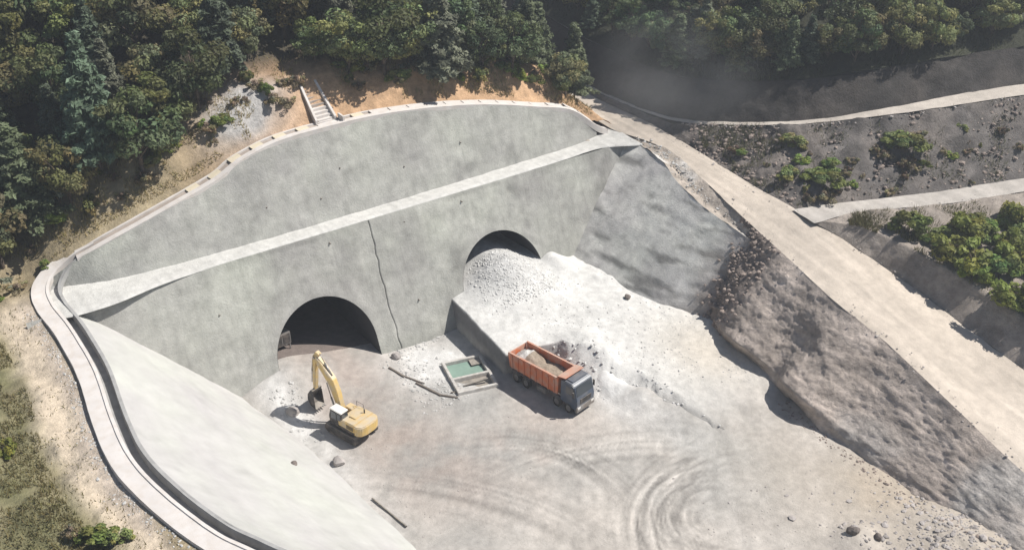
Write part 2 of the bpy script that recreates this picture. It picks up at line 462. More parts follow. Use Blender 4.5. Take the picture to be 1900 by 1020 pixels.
# ledge between the lifts
LED_OUT = [(-24.4, 5.2, HB), (-22.4, 4.7, HB), (-18.5, 4.8, HB), (-14.5, 5.6, HB), (-8, 6.02, HB), (10, 6.05, HB), (25, 6.1, HB), (36, 6.2, HB), (42.5, 6.3, HB), (47.5, 4.0, HB)]
LED_IN = [(-24.4, 11.5, HB), (-22.9, 10.6, HB), (-17.1, 8.9, HB), (-10.5, 8.3, HB), (-1.8, 8.1, HB), (11.6, 8.1, HB), (26.8, 8.3, HB), (36, 8.5, HB), (43, 8.9, HB), (48.0, 10.5, HB)]
def led_col(p):
    n = fbm(p, 2.5, 4, 80)[:, None]
    return np.clip(np.array([0.55, 0.54, 0.51]) * (1 + 0.12 * n), 0, 0.8)
lo = [(x, y - 0.02, z - 0.9) for x, y, z in LED_OUT]
led = loft("ledge", [[(x, y - 0.05, z - 0.05) for x, y, z in LED_OUT], [(x, y + 0.12, z + 0.1) for x, y, z in LED_OUT], LED_IN, [(x, y + 0.5, z + 0.05) for x, y, z in LED_IN]], 14, [2, 6, 2], M_SHOT, led_col,
           lambda p: 0.07 * fbm(p, 1.6, 3, 81) + 0.03 * fbm(p, 0.5, 2, 82))
adopt(led, portal)
# upper lift
UP_BOT = []
for x, y, z in CREST:
    yi = np.interp(x, [q[0] for q in LED_IN], [q[1] for q in LED_IN])
    UP_BOT.append((x, yi, HB - 0.3))
UP_TOP = [(x, max(y, UP_BOT[i][1] + 0.3), z) for i, (x, y, z) in enumerate(CREST)]
def up_col(p):
    c = shot_col(p, (0.345, 0.342, 0.315), 1.0, 55)
    return c
upf = loft("upper_face", [UP_BOT, UP_TOP], 13, [34], M_SHOT, up_col,
           lambda p: (0.22 * fbm(p, 6, 3, 65) + 0.10 * fbm(p, 1.5, 3, 66)) * sstep(9, 9.6, p[:, 1]))
adopt(upf, portal)
# tunnel linings
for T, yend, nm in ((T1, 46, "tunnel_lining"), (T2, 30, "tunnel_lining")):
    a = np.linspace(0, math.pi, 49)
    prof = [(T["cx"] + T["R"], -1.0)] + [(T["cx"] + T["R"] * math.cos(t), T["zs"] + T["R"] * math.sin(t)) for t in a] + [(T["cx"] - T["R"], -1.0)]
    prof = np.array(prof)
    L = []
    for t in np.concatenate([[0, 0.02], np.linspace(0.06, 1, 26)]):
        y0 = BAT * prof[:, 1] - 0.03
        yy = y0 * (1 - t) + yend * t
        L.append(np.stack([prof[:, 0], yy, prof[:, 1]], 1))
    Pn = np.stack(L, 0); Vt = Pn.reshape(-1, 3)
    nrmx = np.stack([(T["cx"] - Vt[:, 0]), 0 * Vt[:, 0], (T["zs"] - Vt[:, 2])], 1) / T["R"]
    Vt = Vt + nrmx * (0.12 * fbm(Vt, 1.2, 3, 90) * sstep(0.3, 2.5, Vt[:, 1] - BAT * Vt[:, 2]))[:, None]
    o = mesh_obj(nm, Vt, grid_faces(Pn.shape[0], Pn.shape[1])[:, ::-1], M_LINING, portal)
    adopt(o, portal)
    cap = np.array([(T["cx"] - 8, yend - 0.5, -1), (T["cx"] + 8, yend - 0.5, -1), (T["cx"] + 8, yend - 0.5, 12), (T["cx"] - 8, yend - 0.5, 12)], float)
    # the working face at the end of the drive
    u = np.linspace(-7, 7, 25); w = np.linspace(-1, 10.5, 21)
    U, W = np.meshgrid(u, w, indexing="ij")
    fv = np.stack([T["cx"] + U.ravel(), np.full(U.size, yend - 0.4), W.ravel()], 1)
    fv[:, 1] -= 0.6 * fbm(fv, 2, 3, 95)
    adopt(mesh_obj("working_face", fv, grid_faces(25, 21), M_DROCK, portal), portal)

# ------------------------------------------------------------------ left sprayed slope
toe_l = [(-9.2, 9, -0.6), (-8.4, 4, -0.6), (-7.9, 0, -0.6), (-7.2, -5.7, -0.6), (-6.1, -13.2, -0.6), (-5.3, -18.7, -0.6), (-4.6, -24.3, -0.6), (-4.2, -29.5, -0.6), (-3.8, -34, -0.6), (-3.4, -40, -0.6), (-3.0, -47, -0.6)]
top_l = [(x + 0.45, y, z + 0.05) for x, y, z in RIM[1:]]
top_l[0] = (-23.0, 9.0, 13.85)
mid_l = [(0.5 * (a[0] + b[0]), 0.5 * (a[1] + b[1]), 0.5 * (a[2] + b[2]) + 0.25) for a, b in zip(top_l, toe_l)]
ls = loft("sprayed_slope", [top_l, mid_l, toe_l], 14, [26, 26], M_SLOPE,
          lambda p: shot_col(p * np.array([1, 1, 2.2]), (0.455, 0.448, 0.425), 0.40, 120),
          lambda p: 0.25 * fbm(p, 7, 3, 121) + 0.07 * fbm(p, 1.5, 3, 122))
tag(ls, "broad pale sprayed concrete side slope left of the tunnels, lit bright by the sun", "slope")

# ------------------------------------------------------------------ spoil bench in front of the second tunnel
BL = [(16.8, 12), (16.7, 2), (16.5, -2), (16.25, -6), (16.0, -10.7), (22.4, -11.9), (24.6, -16), (26.2, -20), (27.6, -25), (29.0, -32)]
BR = [(38, 12), (38, 2), (38.5, -2), (39, -6), (40, -11), (41.5, -14), (43, -18), (43, -22), (43, -27), (43, -33)]
def bench_h(p):
    x, y = p[:, 0], p[:, 1]
    q = np.stack([x, y, x * 0], 1)
    z = 3.3 * np.clip((y + 31.5) / 29.5, 0, 1) ** 0.62
    w = np.exp(-((x - 24.4) / 4.3) ** 2)
    z = z + 2.9 * w * sstep(-7.5, 2.5, y) - 0.4 * sstep(4, 12, y)
    z = z + 0.9 * np.exp(-((x - 24.5) / 2.2) ** 2 - ((y + 15) / 3.0) ** 2) * (1 + 0.6 * fbm(q, 1.5, 3, 132))
    z = z + 1.1 * np.exp(-((x - 31.5) / 1.6) ** 2) * sstep(-4, 1, y)
    z = z + 0.28 * fbm(q, 4.5, 4, 130) * sstep(-32, -27, y) + 0.10 * fbm(q, 1.1, 3, 131)
    return z - 0.12
def dense(poly, per):
    p = np.array([(x, y, 0) for x, y in poly], float)
    out = []
    for s in range(len(p) - 1):
        t = np.linspace(0, 1, per, endpoint=False)[:, None]
        out.append(p[s] * (1 - t) + p[s + 1] * t)
    out.append(p[-1:])
    return np.vstack(out)
L0 = dense(BL, 22); L1 = dense(BR, 22)
rag = sstep(-10.5, -13, L0[:, 1])
L0[:, 0] += rag * 0.8 * fbm(L0, 1.7, 3, 133)
L0[:, 1] += rag * 0.6 * fbm(L0, 1.5, 3, 134)
R = []
for t in np.linspace(0, 1, 80) ** 1.1:
    q = L0 * (1 - t) + L1 * t
    q[:, 2] = bench_h(q)
    R.append(q)
Pt = np.stack(R, 1)
top = Pt[:, 0].copy()
sk = []
for t in np.linspace(0, 1, 13):
    q = top.copy()
    q[:, 2] = top[:, 2] * (1 - t) - 0.5 * t
    out = 0.25 * t + rag * t * np.clip(2.1 * np.clip(top[:, 2], 0, 4), 0, 2.3 + 0.7 * np.clip(-12.3 - top[:, 1], 0, 9))
    q[:, 0] -= out
    q[:, 1] -= out * rag * 0.7
    if t > 0:
        q[:, 0] += (0.06 + 0.3 * rag) * fbm(q, 0.9, 3, 136)
    sk.append(q)
Ps = np.stack(sk[::-1][:-1], 1)
Pb = np.concatenate([Ps, Pt], 1)
Vb = Pb.reshape(-1, 3)
side = np.zeros(Pb.shape[:2]); side[:, :12] = 1.0
side = side.ravel()
cb = np.array([0.57, 0.56, 0.535])[None] * (1 + 0.16 * fbm(Vb, 3.0, 4, 140) + 0.10 * fbm(Vb, 0.8, 3, 141))[:, None]
rub = np.exp(-((Vb[:, 0] - 24.4) / 5.5) ** 2) * sstep(-4.5, 0, Vb[:, 1])
cb = cb * (1 - rub[:, None]) + (np.array([0.48, 0.475, 0.46])[None] * (1 + 0.4 * fbm(Vb, 0.5, 3, 142))[:, None]) * rub[:, None]
crm = np.exp(-((Vb[:, 0] - 36) / 6) ** 2 - ((Vb[:, 1] + 22) / 7) ** 2)[:, None]
cb = cb * (1 - crm) + np.array([0.52, 0.475, 0.41]) * crm
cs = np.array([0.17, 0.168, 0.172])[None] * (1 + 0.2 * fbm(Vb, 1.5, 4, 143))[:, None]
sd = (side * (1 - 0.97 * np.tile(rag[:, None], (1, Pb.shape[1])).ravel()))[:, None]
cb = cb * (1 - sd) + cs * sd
bl_ = sstep(1.6, 0.15, Vb[:, 2])[:, None]
cb = cb * (1 - bl_) + floor_col(Vb) * bl_
bench = mesh_obj("spoil_bench", Vb, grid_faces(Pb.shape[0], Pb.shape[1])[:, ::-1], M_FLOOR, None, np.clip(cb, 0.05, 0.75))
tag(bench, "white dusty spoil bench ramping down from the half buried second tunnel", kind="structure")

# ------------------------------------------------------------------ right sprayed wall, shelf, bank, road
RW_TOP = [(41.5, 9.5, 14.05), (46.9, 5.6, 14.0), (46.4, -1, 13.8), (45.4, -4.5, 13.0), (44.6, -10.3, 12.0), (45.4, -16.5, 10.6), (46.0, -19.0, 10.0)]
RW_BOT = [(33.6, 9, 1.8), (33.4, 2.3, 1.8), (33.8, -3, 1.6), (34.4, -8.5, 1.3), (35.8, -13, 0.8), (38.6, -17, 0.4), (40.2, -20, 0.1)]
RW_MID = [(0.42 * a[0] + 0.58 * b[0] + 0.4, 0.5 * (a[1] + b[1]), 0.5 * (a[2] + b[2]) + 0.1) for a, b in zip(RW_TOP, RW_BOT)]
def rw_col(p):
    c = shot_col(p, (0.56, 0.54, 0.51), 1.0, 150)
    h = fbm(p * np.array([0.35, 0.35, 2.2]), 1.6, 4, 155)
    k = np.clip((h - 0.05) * 3.2, 0, 1)[:, None] * 0.55
    c = c * (1 - k)
    e = sstep(-13, -18.5, p[:, 1] + 1.5 * fbm(p, 2, 3, 158))[:, None]
    return c * (1 - e) + np.array([0.22, 0.185, 0.165]) * (1 + 0.5 * fbm(p, 0.7, 3, 159))[:, None] * e
rw = loft("side_wall", [RW_TOP, RW_MID, RW_BOT], 20, [22, 22], M_SHOT, rw_col,
          lambda p: 0.20 * fbm(p, 5, 3, 160) + 0.10 * fbm(p * np.array([.5, .5, 1.5]), 1.0, 3, 161) + sstep(-13, -19, p[:, 1]) * 0.5 * fbm(p, 1.0, 5, 162, 0.65))
tag(rw, "dark streaked sprayed concrete side wall right of the half buried tunnel", "wall")
SH_R = [(47.6, 12, 14.1), (49.6, 3, 13.75), (49.2, -1.5, 13.5), (48.4, -5, 13.2), (47.2, -11, 12.55), (46.6, -17, 11.3), (46.3, -20, 10.65)]
SH_M = [(0.55 * a[0] + 0.45 * b[0], 0.55 * a[1] + 0.45 * b[1], min(a[2], b[2]) - 0.35) for a, b in zip(RW_TOP, SH_R)]
def sh_col(p):
    n = fbm(p, 1.4, 4, 170)[:, None]
    c = np.array([0.40, 0.35, 0.30]) * (1 + 0.35 * n)
    w = np.clip((fbm(p, 2.6, 3, 172) - 0.05) * 3, 0, 1)[:, None]
    return np.clip(c * (1 - w) + np.array([0.58, 0.56, 0.53]) * w, 0.05, 0.7)
sh = loft("earth_shelf", [RW_TOP, SH_M, SH_R], 16, [6, 6], M_EARTH, sh_col, lambda p: 0.22 * fbm(p, 1.2, 4, 171))
tag(sh, "narrow rubbly shelf between the right wall and the dirt road", kind="structure")
def road_col(p):
    n = fbm(p, 5, 4, 180)[:, None]
    s = fbm(np.stack([p[:, 0] * 1.5, p[:, 1] * 0.12, p[:, 0] * 0], 1), 1, 3, 181)[:, None]
    return np.clip(np.array([0.48, 0.42, 0.355]) * (1 + 0.18 * n + 0.20 * s), 0, 0.75)
A_L2 = [(x, y, z) for x, y, z in A_LEFT]
rd = loft("dirt_road", [A_L2, A_RIGHT], 16, [34], M_ROAD, road_col, lambda p: 0.10 * fbm(p, 2.5, 3, 182) + 0.05 * fbm(p * np.array([1, .15, 1]), 0.6, 2, 183))
tag(rd, "wide tan dirt haul road running along the top of the right bank", kind="structure")
BK_TOP = [(46.6, -14.5, 11.9), (46.35, -19.0, 10.9), (46.1, -22, 10.3), (45.6, -25.5, 9.75), (45.1, -28.7, 9.25), (44.95, -32, 8.65), (45.05, -35, 7.95), (44.95, -38, 7.3), (43.35, -46.6, 6.05), (42.55, -54.7, 4.25), (41.85, -66, 2.6), (41.05, -80, 1.0)]
BK_FOOT = [(40.6, -17.0, 2.6), (38.6, -20.5, 2.8), (37.7, -23.5, 3.0), (37.9, -26.5, 2.6), (38.5, -29, 1.7), (37.0, -31.5, 2.4), (36.8, -34.5, 2.3), (37.6, -38, 1.3), (37.6, -46, 1.0), (37.0, -55, 0.9), (35.0, -68, 0.6), (33, -82, 0.4)]
BK_TOE = [(39.6, -17.0, 0.6), (39.8, -20.5, 0.1), (39.6, -23.5, -0.5), (39.2, -26.5, -0.6), (38.0, -29, -0.6), (38.7, -31.5, -0.6), (38.2, -34.5, -0.6), (36.7, -38, -0.6), (36.1, -46, -0.6), (35.5, -55, -0.6), (33.5, -68, -0.6), (32, -82, -0.6)]
def bk_col(p):
    n = fbm(p, 2.2, 4, 190)[:, None]; l = fbm(p * np.array([1.0, .3, 1.6]), 1.2, 4, 191)[:, None]
    c = np.array([0.41, 0.35, 0.305]) * (1 + 0.35 * n + 0.4 * l)
    g = np.clip(fbm(p, 6, 3, 192) * 2, 0, 1)[:, None]
    c = c * (1 - g * 0.6) + np.array([0.47, 0.455, 0.43]) * g * 0.6
    d = sstep(-24, -18, p[:, 1] + 1.5 * fbm(p, 2, 3, 193))[:, None]
    return np.clip(c * (1 - d) + np.array([0.20, 0.165, 0.145]) * (1 + 0.6 * n) * d, 0.04, 0.6)
bk = loft("earth_bank", [BK_TOP, BK_FOOT, BK_TOE], 28, [60, 16], M_EARTH, bk_col,
          lambda p: (0.55 * fbm(p, 6, 3, 195) + 0.42 * fbm(p * np.array([1, 0.7, 1.6]), 1.6, 6, 198, 0.7)) * sstep(0.0, 0.9, np.interp(p[:, 1], [-80, -66, -47, -31, -15], [1, 2.6, 6.0, 8.8, 11.8]) - p[:, 2]) + sstep(-24, -18, p[:, 1]) * 0.4 * fbm(p, 1.0, 4, 197))
tag(bk, "steep brown grey earth bank below the dirt road", kind="structure")

# terraces right of the road
LT_A = [(52.6, -19.6, 11.75), (54.3, -23.0, 10.4), (55.4, -27.5, 8.9), (56.6, -32.5, 7.2), (55.6, -46.2, 5.2), (55.0, -60, 3.3), (54, -80, 1.2)]
LT_B = [(52.8, -19.8, 11.8), (55.9, -23.8, 11.9), (57.6, -28.8, 11.2), (58.9, -34.0, 10.0), (58.6, -47.4, 8.2), (58.0, -61, 6.3), (57, -80, 4.2)]
B_NEAR = [(52.4, -20.3, 11.72), (58, -21.8, 12.1), (63, -24, 12.1), (70, -27, 12.1), (80, -30.4, 12.2), (98, -37, 12.4), (120, -45, 12.7)]
B_FAR = [(52.4, -17.0, 12.1), (57.4, -18.6, 12.05), (63.0, -21.0, 12.1), (70.6, -23.9, 12.1), (81, -27.4, 12.2), (99, -33.8, 12.4), (121, -42, 12.7)]
def lt_col(p):
    n = fbm(p, 2.0, 4, 200)[:, None]
    return np.clip(np.array([0.30, 0.26, 0.225]) * (1 + 0.5 * n), 0.03, 0.5)
lt = loft("terrace", [LT_A, LT_B, B_NEAR], 22, [10, 30], M_EARTH, lt_col, lambda p: 0.45 * fbm(p, 3, 4, 201) * sstep(0.3, 2.5, p[:, 0] - 53.5))
tag(lt, "grey brown terrace beside the haul road with green bushes on it", kind="structure")
rb = loft("side_road", [B_NEAR, B_FAR], 14, [6], M_ROAD, lambda p: road_col(p) * np.array([0.90, 0.95, 1.02]), lambda p: 0.08 * fbm(p, 1.5, 3, 203) + 0.05)
tag(rb, "pale gravel side road branching right from the haul road", kind="structure")
B2_BASE = [(57.5, 85, 16.8), (52.8, 40, 14.9), (51.8, 22, 14.5), (52.5, 10, 14.2), (52.6, -0.5, 13.5), (52.5, -10.4, 12.6), (53.0, -17.3, 11.9), (57.4, -18.6, 12.0), (70.6, -23.9, 12.05), (81, -27.4, 12.1), (121, -42, 12.6)]
C_NEAR = [(60, 85, 18), (54, 40, 15.3), (52.8, 22, 15.0), (53.6, 10, 14.8), (54.8, 4, 15.2), (57.2, -1.5, 16.2), (59.7, -6.5, 17.3), (63.5, -10.8, 18.2), (73, -17, 19.5), (87, -22, 20), (122, -33, 20)]
C_FAR = [(60.5, 85, 18), (54.4, 40, 15.4), (53.2, 22, 15.1), (54.1, 10.3, 14.9), (55.4, 4.5, 15.3), (57.9, -0.9, 16.2), (60.4, -5.8, 17.3), (64.3, -9.9, 18.2), (74.0, -15.0, 19.5), (88.2, -19, 20), (123, -29.5, 20)]
D_TOP = [(65, 85, 24), (58, 40, 20.5), (56.5, 22, 19.8), (57.4, 12.5, 19.4), (58.4, 7.5, 19.7), (60.6, 2.5, 20.3), (62.9, -2.5, 21.2), (66.5, -7, 22.2), (76.0, -12.0, 23.4), (90, -16.4, 24), (125, -27.4, 24)]
E_TOP = [(110, 110, 44), (92, 66, 42), (90, 50, 42), (92, 44, 42), (95, 40, 43), (98, 37, 44), (102, 34, 46), (108, 31, 47), (118, 27, 48), (130, 22, 49), (160, 8, 50)]
def b2_col(p):
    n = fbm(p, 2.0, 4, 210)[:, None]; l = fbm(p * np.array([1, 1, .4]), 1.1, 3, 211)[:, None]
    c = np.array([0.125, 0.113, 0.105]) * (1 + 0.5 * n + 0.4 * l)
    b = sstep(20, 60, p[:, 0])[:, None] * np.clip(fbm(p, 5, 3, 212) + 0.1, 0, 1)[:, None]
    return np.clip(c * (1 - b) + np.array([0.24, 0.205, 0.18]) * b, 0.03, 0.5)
b2 = loft("rock_bank", [B2_BASE, C_NEAR], 20, [26], M_EARTH, b2_col, lambda p: 1.0 * fbm(p, 3.2, 6, 213, 0.62) * sstep(11.6, 13.5, p[:, 2]) + 0.2 * fbm(p, 0.9, 3, 214))
tag(b2, "dark rock cut bank between the side road and the upper track", kind="structure")
rc = loft("upper_track", [[(x, y, z + 0.12) for x, y, z in C_NEAR], [(x, y, z + 0.12) for x, y, z in C_FAR]], 14, [6], M_ROAD, lambda p: road_col(p) * np.array([0.95, 0.98, 1.02]), lambda p: 0.08 * fbm(p, 1.5, 3, 216))
tag(rc, "pale upper track along the far terrace", kind="structure")
d3 = loft("far_bank", [C_FAR, D_TOP], 18, [22], M_EARTH, lambda p: b2_col(p) * 0.36, lambda p: 0.6 * fbm(p, 3, 4, 218))  # rock tone scaled down so its colour stands in for shade
tag(d3, "bank behind the upper track, its shade put into a dark colour", kind="structure")
def far_col(p):
    n = fbm(p, 4, 4, 220)[:, None]
    return np.clip(np.array([0.045, 0.047, 0.030]) * (1 + 0.6 * n), 0.02, 0.3)
e4 = loft("far_hillside", [D_TOP, E_TOP], 14, [40], M_EARTH, far_col, lambda p: 0.8 * fbm(p, 5, 4, 221))
tag(e4, "wooded hillside rising behind the terraces", kind="structure")
vh = loft("valley_head", [[(20, 84, 30), (52, 80, 15.5), (66, 80, 15.5), (90, 84, 22)], [(20, 125, 58), (60, 125, 55), (90, 125, 55), (140, 125, 55)]], 14, [30], M_EARTH, far_col, lambda p: 1.0 * fbm(p, 6, 4, 223))
tag(vh, "dark wooded slope closing the far end of the cutting", kind="structure")

# ------------------------------------------------------------------ hillside around the cut
def hill_base(x, y, noise=True):
    cy, cz = crest_at(x)
    left = np.clip(-24.5 - x, 0, None)
    cz = np.where(x < -23.3, 14.6 - 0.35 * np.clip(-23.3 - x, 0, 2.5) - 0.10 * left, cz)
    d = y - (cy + 1.9)
    t = np.clip(d, 0, None)
    steep = 1.0 * np.clip(t, 0, 3.2) + 0.50 * np.clip(t - 3.2, 0, None)
    soft = 0.42 * t
    k = sstep(-26, -14, x)
    z = cz + steep * k + soft * (1 - k)
    z = np.where((y < cy) & ((x < -23.3) | (y < 6)), 13.75 - 0.10 * left - 0.02 * np.clip(-y, 0, 40) * 0 + np.clip((y - 4) / 8, 0, 1) * 0.7, z)
    z = np.minimum(z, 14.1 + 0.95 * np.clip(47.9 - x, 0, None) + 0.02 * y)
    if noise:
        q = np.stack([x, y, x * 0], 1)
        amp = sstep(0.0, 3.0, np.where(x < -24, np.maximum(left - 1.0, 0), np.clip(d, 0, None)))
        z = z + amp * (0.6 * fbm(q, 5, 4, 230) + 0.55 * fbm(q * np.array([1.6, .7, 1]), 1.8, 4, 231, 0.6))
    return z
hx = np.arange(-80, 48.01, 0.55); hy = np.arange(-80, 100, 0.55)
X, Y = np.meshgrid(hx, hy, indexing="ij")
hv = np.stack([X.ravel(), Y.ravel(), hill_base(X.ravel(), Y.ravel())], 1)
pit = [(-24.6, -90)] 
pit = [(x - 1.1, y) for x, y, z in RIM[::-1]]
pit[0] = (-12.0, -52.0); pit.insert(0, (-6, -100)); pit.pop(1)
pit = [(-6, -100), (-13.0, -50.0)] + [(x - 0.9, y) for x, y, z in RIM[::-1]][1:] + [(x, y + 1.3) for x, y, z in CREST[1:]] + [(47.3, 10.0), (60, 9.5), (60, -100)]
ins = inside_poly(hv[:, 0], hv[:, 1], pit)
F = grid_faces(len(hx), len(hy))
F = F[~ins[F].any(1)]
F = F[:, :]
def hill_col(p):
    x, y = p[:, 0], p[:, 1]
    cy, cz = crest_at(x)
    d = y - cy
    n = fbm(p, 3.0, 4, 240)[:, None]; n2 = fbm(p, 0.9, 3, 241)[:, None]
    soil = np.array([0.46, 0.30, 0.18]) * (1 + 0.4 * n + 0.3 * n2)
    dry = np.array([0.31, 0.255, 0.165]) * (1 + 0.4 * n + 0.3 * n2)
    green = np.array([0.13, 0.135, 0.06]) * (1 + 0.4 * n + 0.3 * n2)
    wood = np.array([0.075, 0.065, 0.045]) * (1 + 0.4 * n)
    grey = np.array([0.40, 0.385, 0.37]) * (1 + 0.25 * n + 0.25 * n2)
    k = sstep(-12, 4, x)[:, None]
    c = dry * (1 - k) + soil * k
    w = sstep(5.5, 10, d + 2.0 * n[:, 0])[:, None]
    c = c * (1 - w) + wood * w
    # grey sprayed patch left of the chute
    g = (np.exp(-((x - 0.5) / 4.2) ** 2 - ((d - 5.0) / 2.6) ** 2) * 1.6 * (1 + 0.7 * n[:, 0])).clip(0, 1)[:, None]
    c = c * (1 - g) + grey * g
    # meadow left of the walkway: sandy strip, then dry grass
    out = np.interp(y, RIM[::-1, 1], RIM[::-1, 0]) - 2.5 - x
    md = (sstep(12, 8, y) * sstep(-25, -26, x))[:, None]
    sand = np.array([0.56, 0.47, 0.36]) * (1 + 0.12 * n + 0.1 * n2)
    gravel = np.array([0.46, 0.39, 0.32]) * (1 + 0.2 * n + 0.25 * n2)
    gg = sstep(2.6, 4.6, out + 1.4 * n[:, 0] + 0.6 * sstep(-8, -22, y))[:, None]
    ss = sstep(0.6, 1.6, out + 0.8 * n[:, 0])[:, None]
    m = gravel * (1 - ss) + sand * ss
    gr = green * 1.35 * (0.5 - 0.5 * n) + dry * 0.8 * (0.5 + 0.5 * n)
    m = m * (1 - gg) + gr * gg
    c = c * (1 - md) + m * md
    return np.clip(c, 0.02, 0.7)
hill = mesh_obj("hillside", hv, F, M_EARTH, None, hill_col(hv))
tag(hill, "wooded hillside and dry meadow around the excavation", kind="structure")

# ------------------------------------------------------------------ mesh builder for made things
class MB:
    def __init__(s): s.bm = bmesh.new()
    def hexa(s, pts):
        v = [s.bm.verts.new(p) for p in pts]
        for f in ((0, 3, 2, 1), (4, 5, 6, 7), (0, 1, 5, 4), (1, 2, 6, 5), (2, 3, 7, 6), (3, 0, 4, 7)):
            s.bm.faces.new([v[i] for i in f])
        return s
    def box(s, c, d, rx=0.0, ry=0.0, rz=0.0):
        m = Matrix.Translation(c) @ Matrix.Rotation(rz, 4, 'Z') @ Matrix.Rotation(ry, 4, 'Y') @ Matrix.Rotation(rx, 4, 'X')
        hx, hy, hz = d[0] / 2, d[1] / 2, d[2] / 2
        return s.hexa([m @ Vector(p) for p in ((-hx, -hy, -hz), (hx, -hy, -hz), (hx, hy, -hz), (-hx, hy, -hz), (-hx, -hy, hz), (hx, -hy, hz), (hx, hy, hz), (-hx, hy, hz))])
    def prism(s, prof, x0, x1):
        """profile of (y, z) points pushed along x"""
        a = [s.bm.verts.new((x0, y, z)) for y, z in prof]; b = [s.bm.verts.new((x1, y, z)) for y, z in prof]
        n = len(prof)
        s.bm.faces.new(a); s.bm.faces.new(b[::-1])
        for i in range(n):
            s.bm.faces.new((a[i], b[i], b[(i + 1) % n], a[(i + 1) % n]))
        return s
    def prism_xy(s, prof, z0, z1):
        a = [s.bm.verts.new((x, y, z0)) for x, y in prof]; b = [s.bm.verts.new((x, y, z1)) for x, y in prof]
        n = len(prof)
        s.bm.faces.new(a[::-1]); s.bm.faces.new(b)
        for i in range(n):
            s.bm.faces.new((a[i], a[(i + 1) % n], b[(i + 1) % n], b[i]))
        return s
    def tube(s, p0, p1, r0, r1=None, n=10):
        r1 = r0 if r1 is None else r1
        p0, p1 = Vector(p0), Vector(p1)
        q = (p1 - p0).to_track_quat('Z', 'Y')
        a = []; b = []
        for i in range(n):
            t = 2 * math.pi * i / n
            d = q @ Vector((math.cos(t), math.sin(t), 0))
            a.append(s.bm.verts.new(p0 + d * r0)); b.append(s.bm.verts.new(p1 + d * r1))
        s.bm.faces.new(a[::-1]); s.bm.faces.new(b)
        for i in range(n):
            s.bm.faces.new((a[i], a[(i + 1) % n], b[(i + 1) % n], b[i]))
        return s
    def build(s, name, mat, parent=None, bevel=0.0, smooth=False):
        bmesh.ops.recalc_face_normals(s.bm, faces=s.bm.faces)
        if bevel > 0:
            bmesh.ops.bevel(s.bm, geom=list(s.bm.edges), offset=bevel, segments=2, affect='EDGES', clamp_overlap=True)
        me = bpy.data.meshes.new(name); s.bm.to_mesh(me); s.bm.free()
        if smooth:
            me.polygons.foreach_set("use_smooth", np.ones(len(me.polygons), bool))
        me.materials.append(mat)
        o = bpy.data.objects.new(name, me); COL.objects.link(o)
        if parent: o.parent = parent
        return o

def sweep(name, path, prof, side, mat, per=10, parent=None, jitter=0.0):
    L = resample(path, per)
    t = np.gradient(L, axis=0)[:, :2]; t /= np.linalg.norm(t, axis=1, keepdims=True)
    nrm2 = np.stack([t[:, 1], -t[:, 0]], 1) * side
    rows = []
    for off, dz in prof:
        q = L.copy(); q[:, :2] += nrm2 * off; q[:, 2] += dz
        if jitter: q[:, 2] += jitter * fbm(q, 1.2, 3, 300); q[:, :2] += nrm2 * (jitter * fbm(q, 1.7, 3, 301))[:, None]
        rows.append(q)
    P = np.stack(rows, 1)
    F = grid_faces(P.shape[0], P.shape[1])
    if side > 0: F = F[:, ::-1]
    o = mesh_obj(name, P.reshape(-1, 3), F, mat, None, None, smooth=False)
    if parent: adopt(o, parent)
    return o, L, nrm2

# ------------------------------------------------------------------ rim walkway with open drain (left), crest drain (top)
wk = empty("rim_walkway", (-25, -10, 14))
tag(wk, "pale concrete walkway with open drain curving along the left rim", "walkway")
RIM2 = [(-18.6, 11.25, 17.05), (-20.4, 11.55, 16.35), (-22.2, 11.3, 15.3), (-23.3, 10.0, 14.5), (-23.5, 7.6, 14.1)] + [tuple(q) for q in RIM[2:]]
sweep("drain", RIM2, [(-0.62, -0.5), (-0.60, 0.10), (-0.30, 0.12), (-0.26, -0.75), (0.52, -0.75), (0.55, 0.10)], 1, M_GREYC, 12, wk, 0.02)
sweep("walking_slab", RIM2, [(0.50, -0.4), (0.50, 0.17), (0.78, 0.19), (0.80, 0.09), (2.15, 0.05), (2.2, -0.7)], 1, M_CONC, 12, wk, 0.03)
cd = empty("crest_drain", (10, 13, 22))
tag(cd, "concrete drain along the curved crest above the portal wall, partly covered by slabs", "drain")
CR2 = [tuple(q) for q in CREST[1:]] + [(46.3, 9.6, 14.4)]
sweep("inner_kerb", CR2, [(-0.08, -0.7), (-0.06, 0.14), (0.62, 0.17), (0.66, -0.5)], -1, M_CONC, 10, cd, 0.03)
sweep("channel_bed", CR2, [(0.6, -0.04), (1.5, -0.02)], -1, M_CONCD, 10, cd, 0.02)
_, CL, CN = sweep("outer_kerb", CR2, [(1.45, -0.6), (1.47, 0.13), (1.74, 0.14), (1.78, -0.9)], -1, M_CONC, 10, cd, 0.03)
acc = np.concatenate([[0], np.cumsum(np.linalg.norm(np.diff(CL, axis=0), axis=1))])
def at_len(s):
    p = np.array([np.interp(s, acc, CL[:, k]) for k in range(3)]); q = np.array([np.interp(s, acc, CL[:, k]) for k in range(3)])
    n = np.array([np.interp(s, acc, CN[:, k]) for k in range(2)])
    return p, n / np.linalg.norm(n)
rr = random.Random(4)
s_ = 13.5
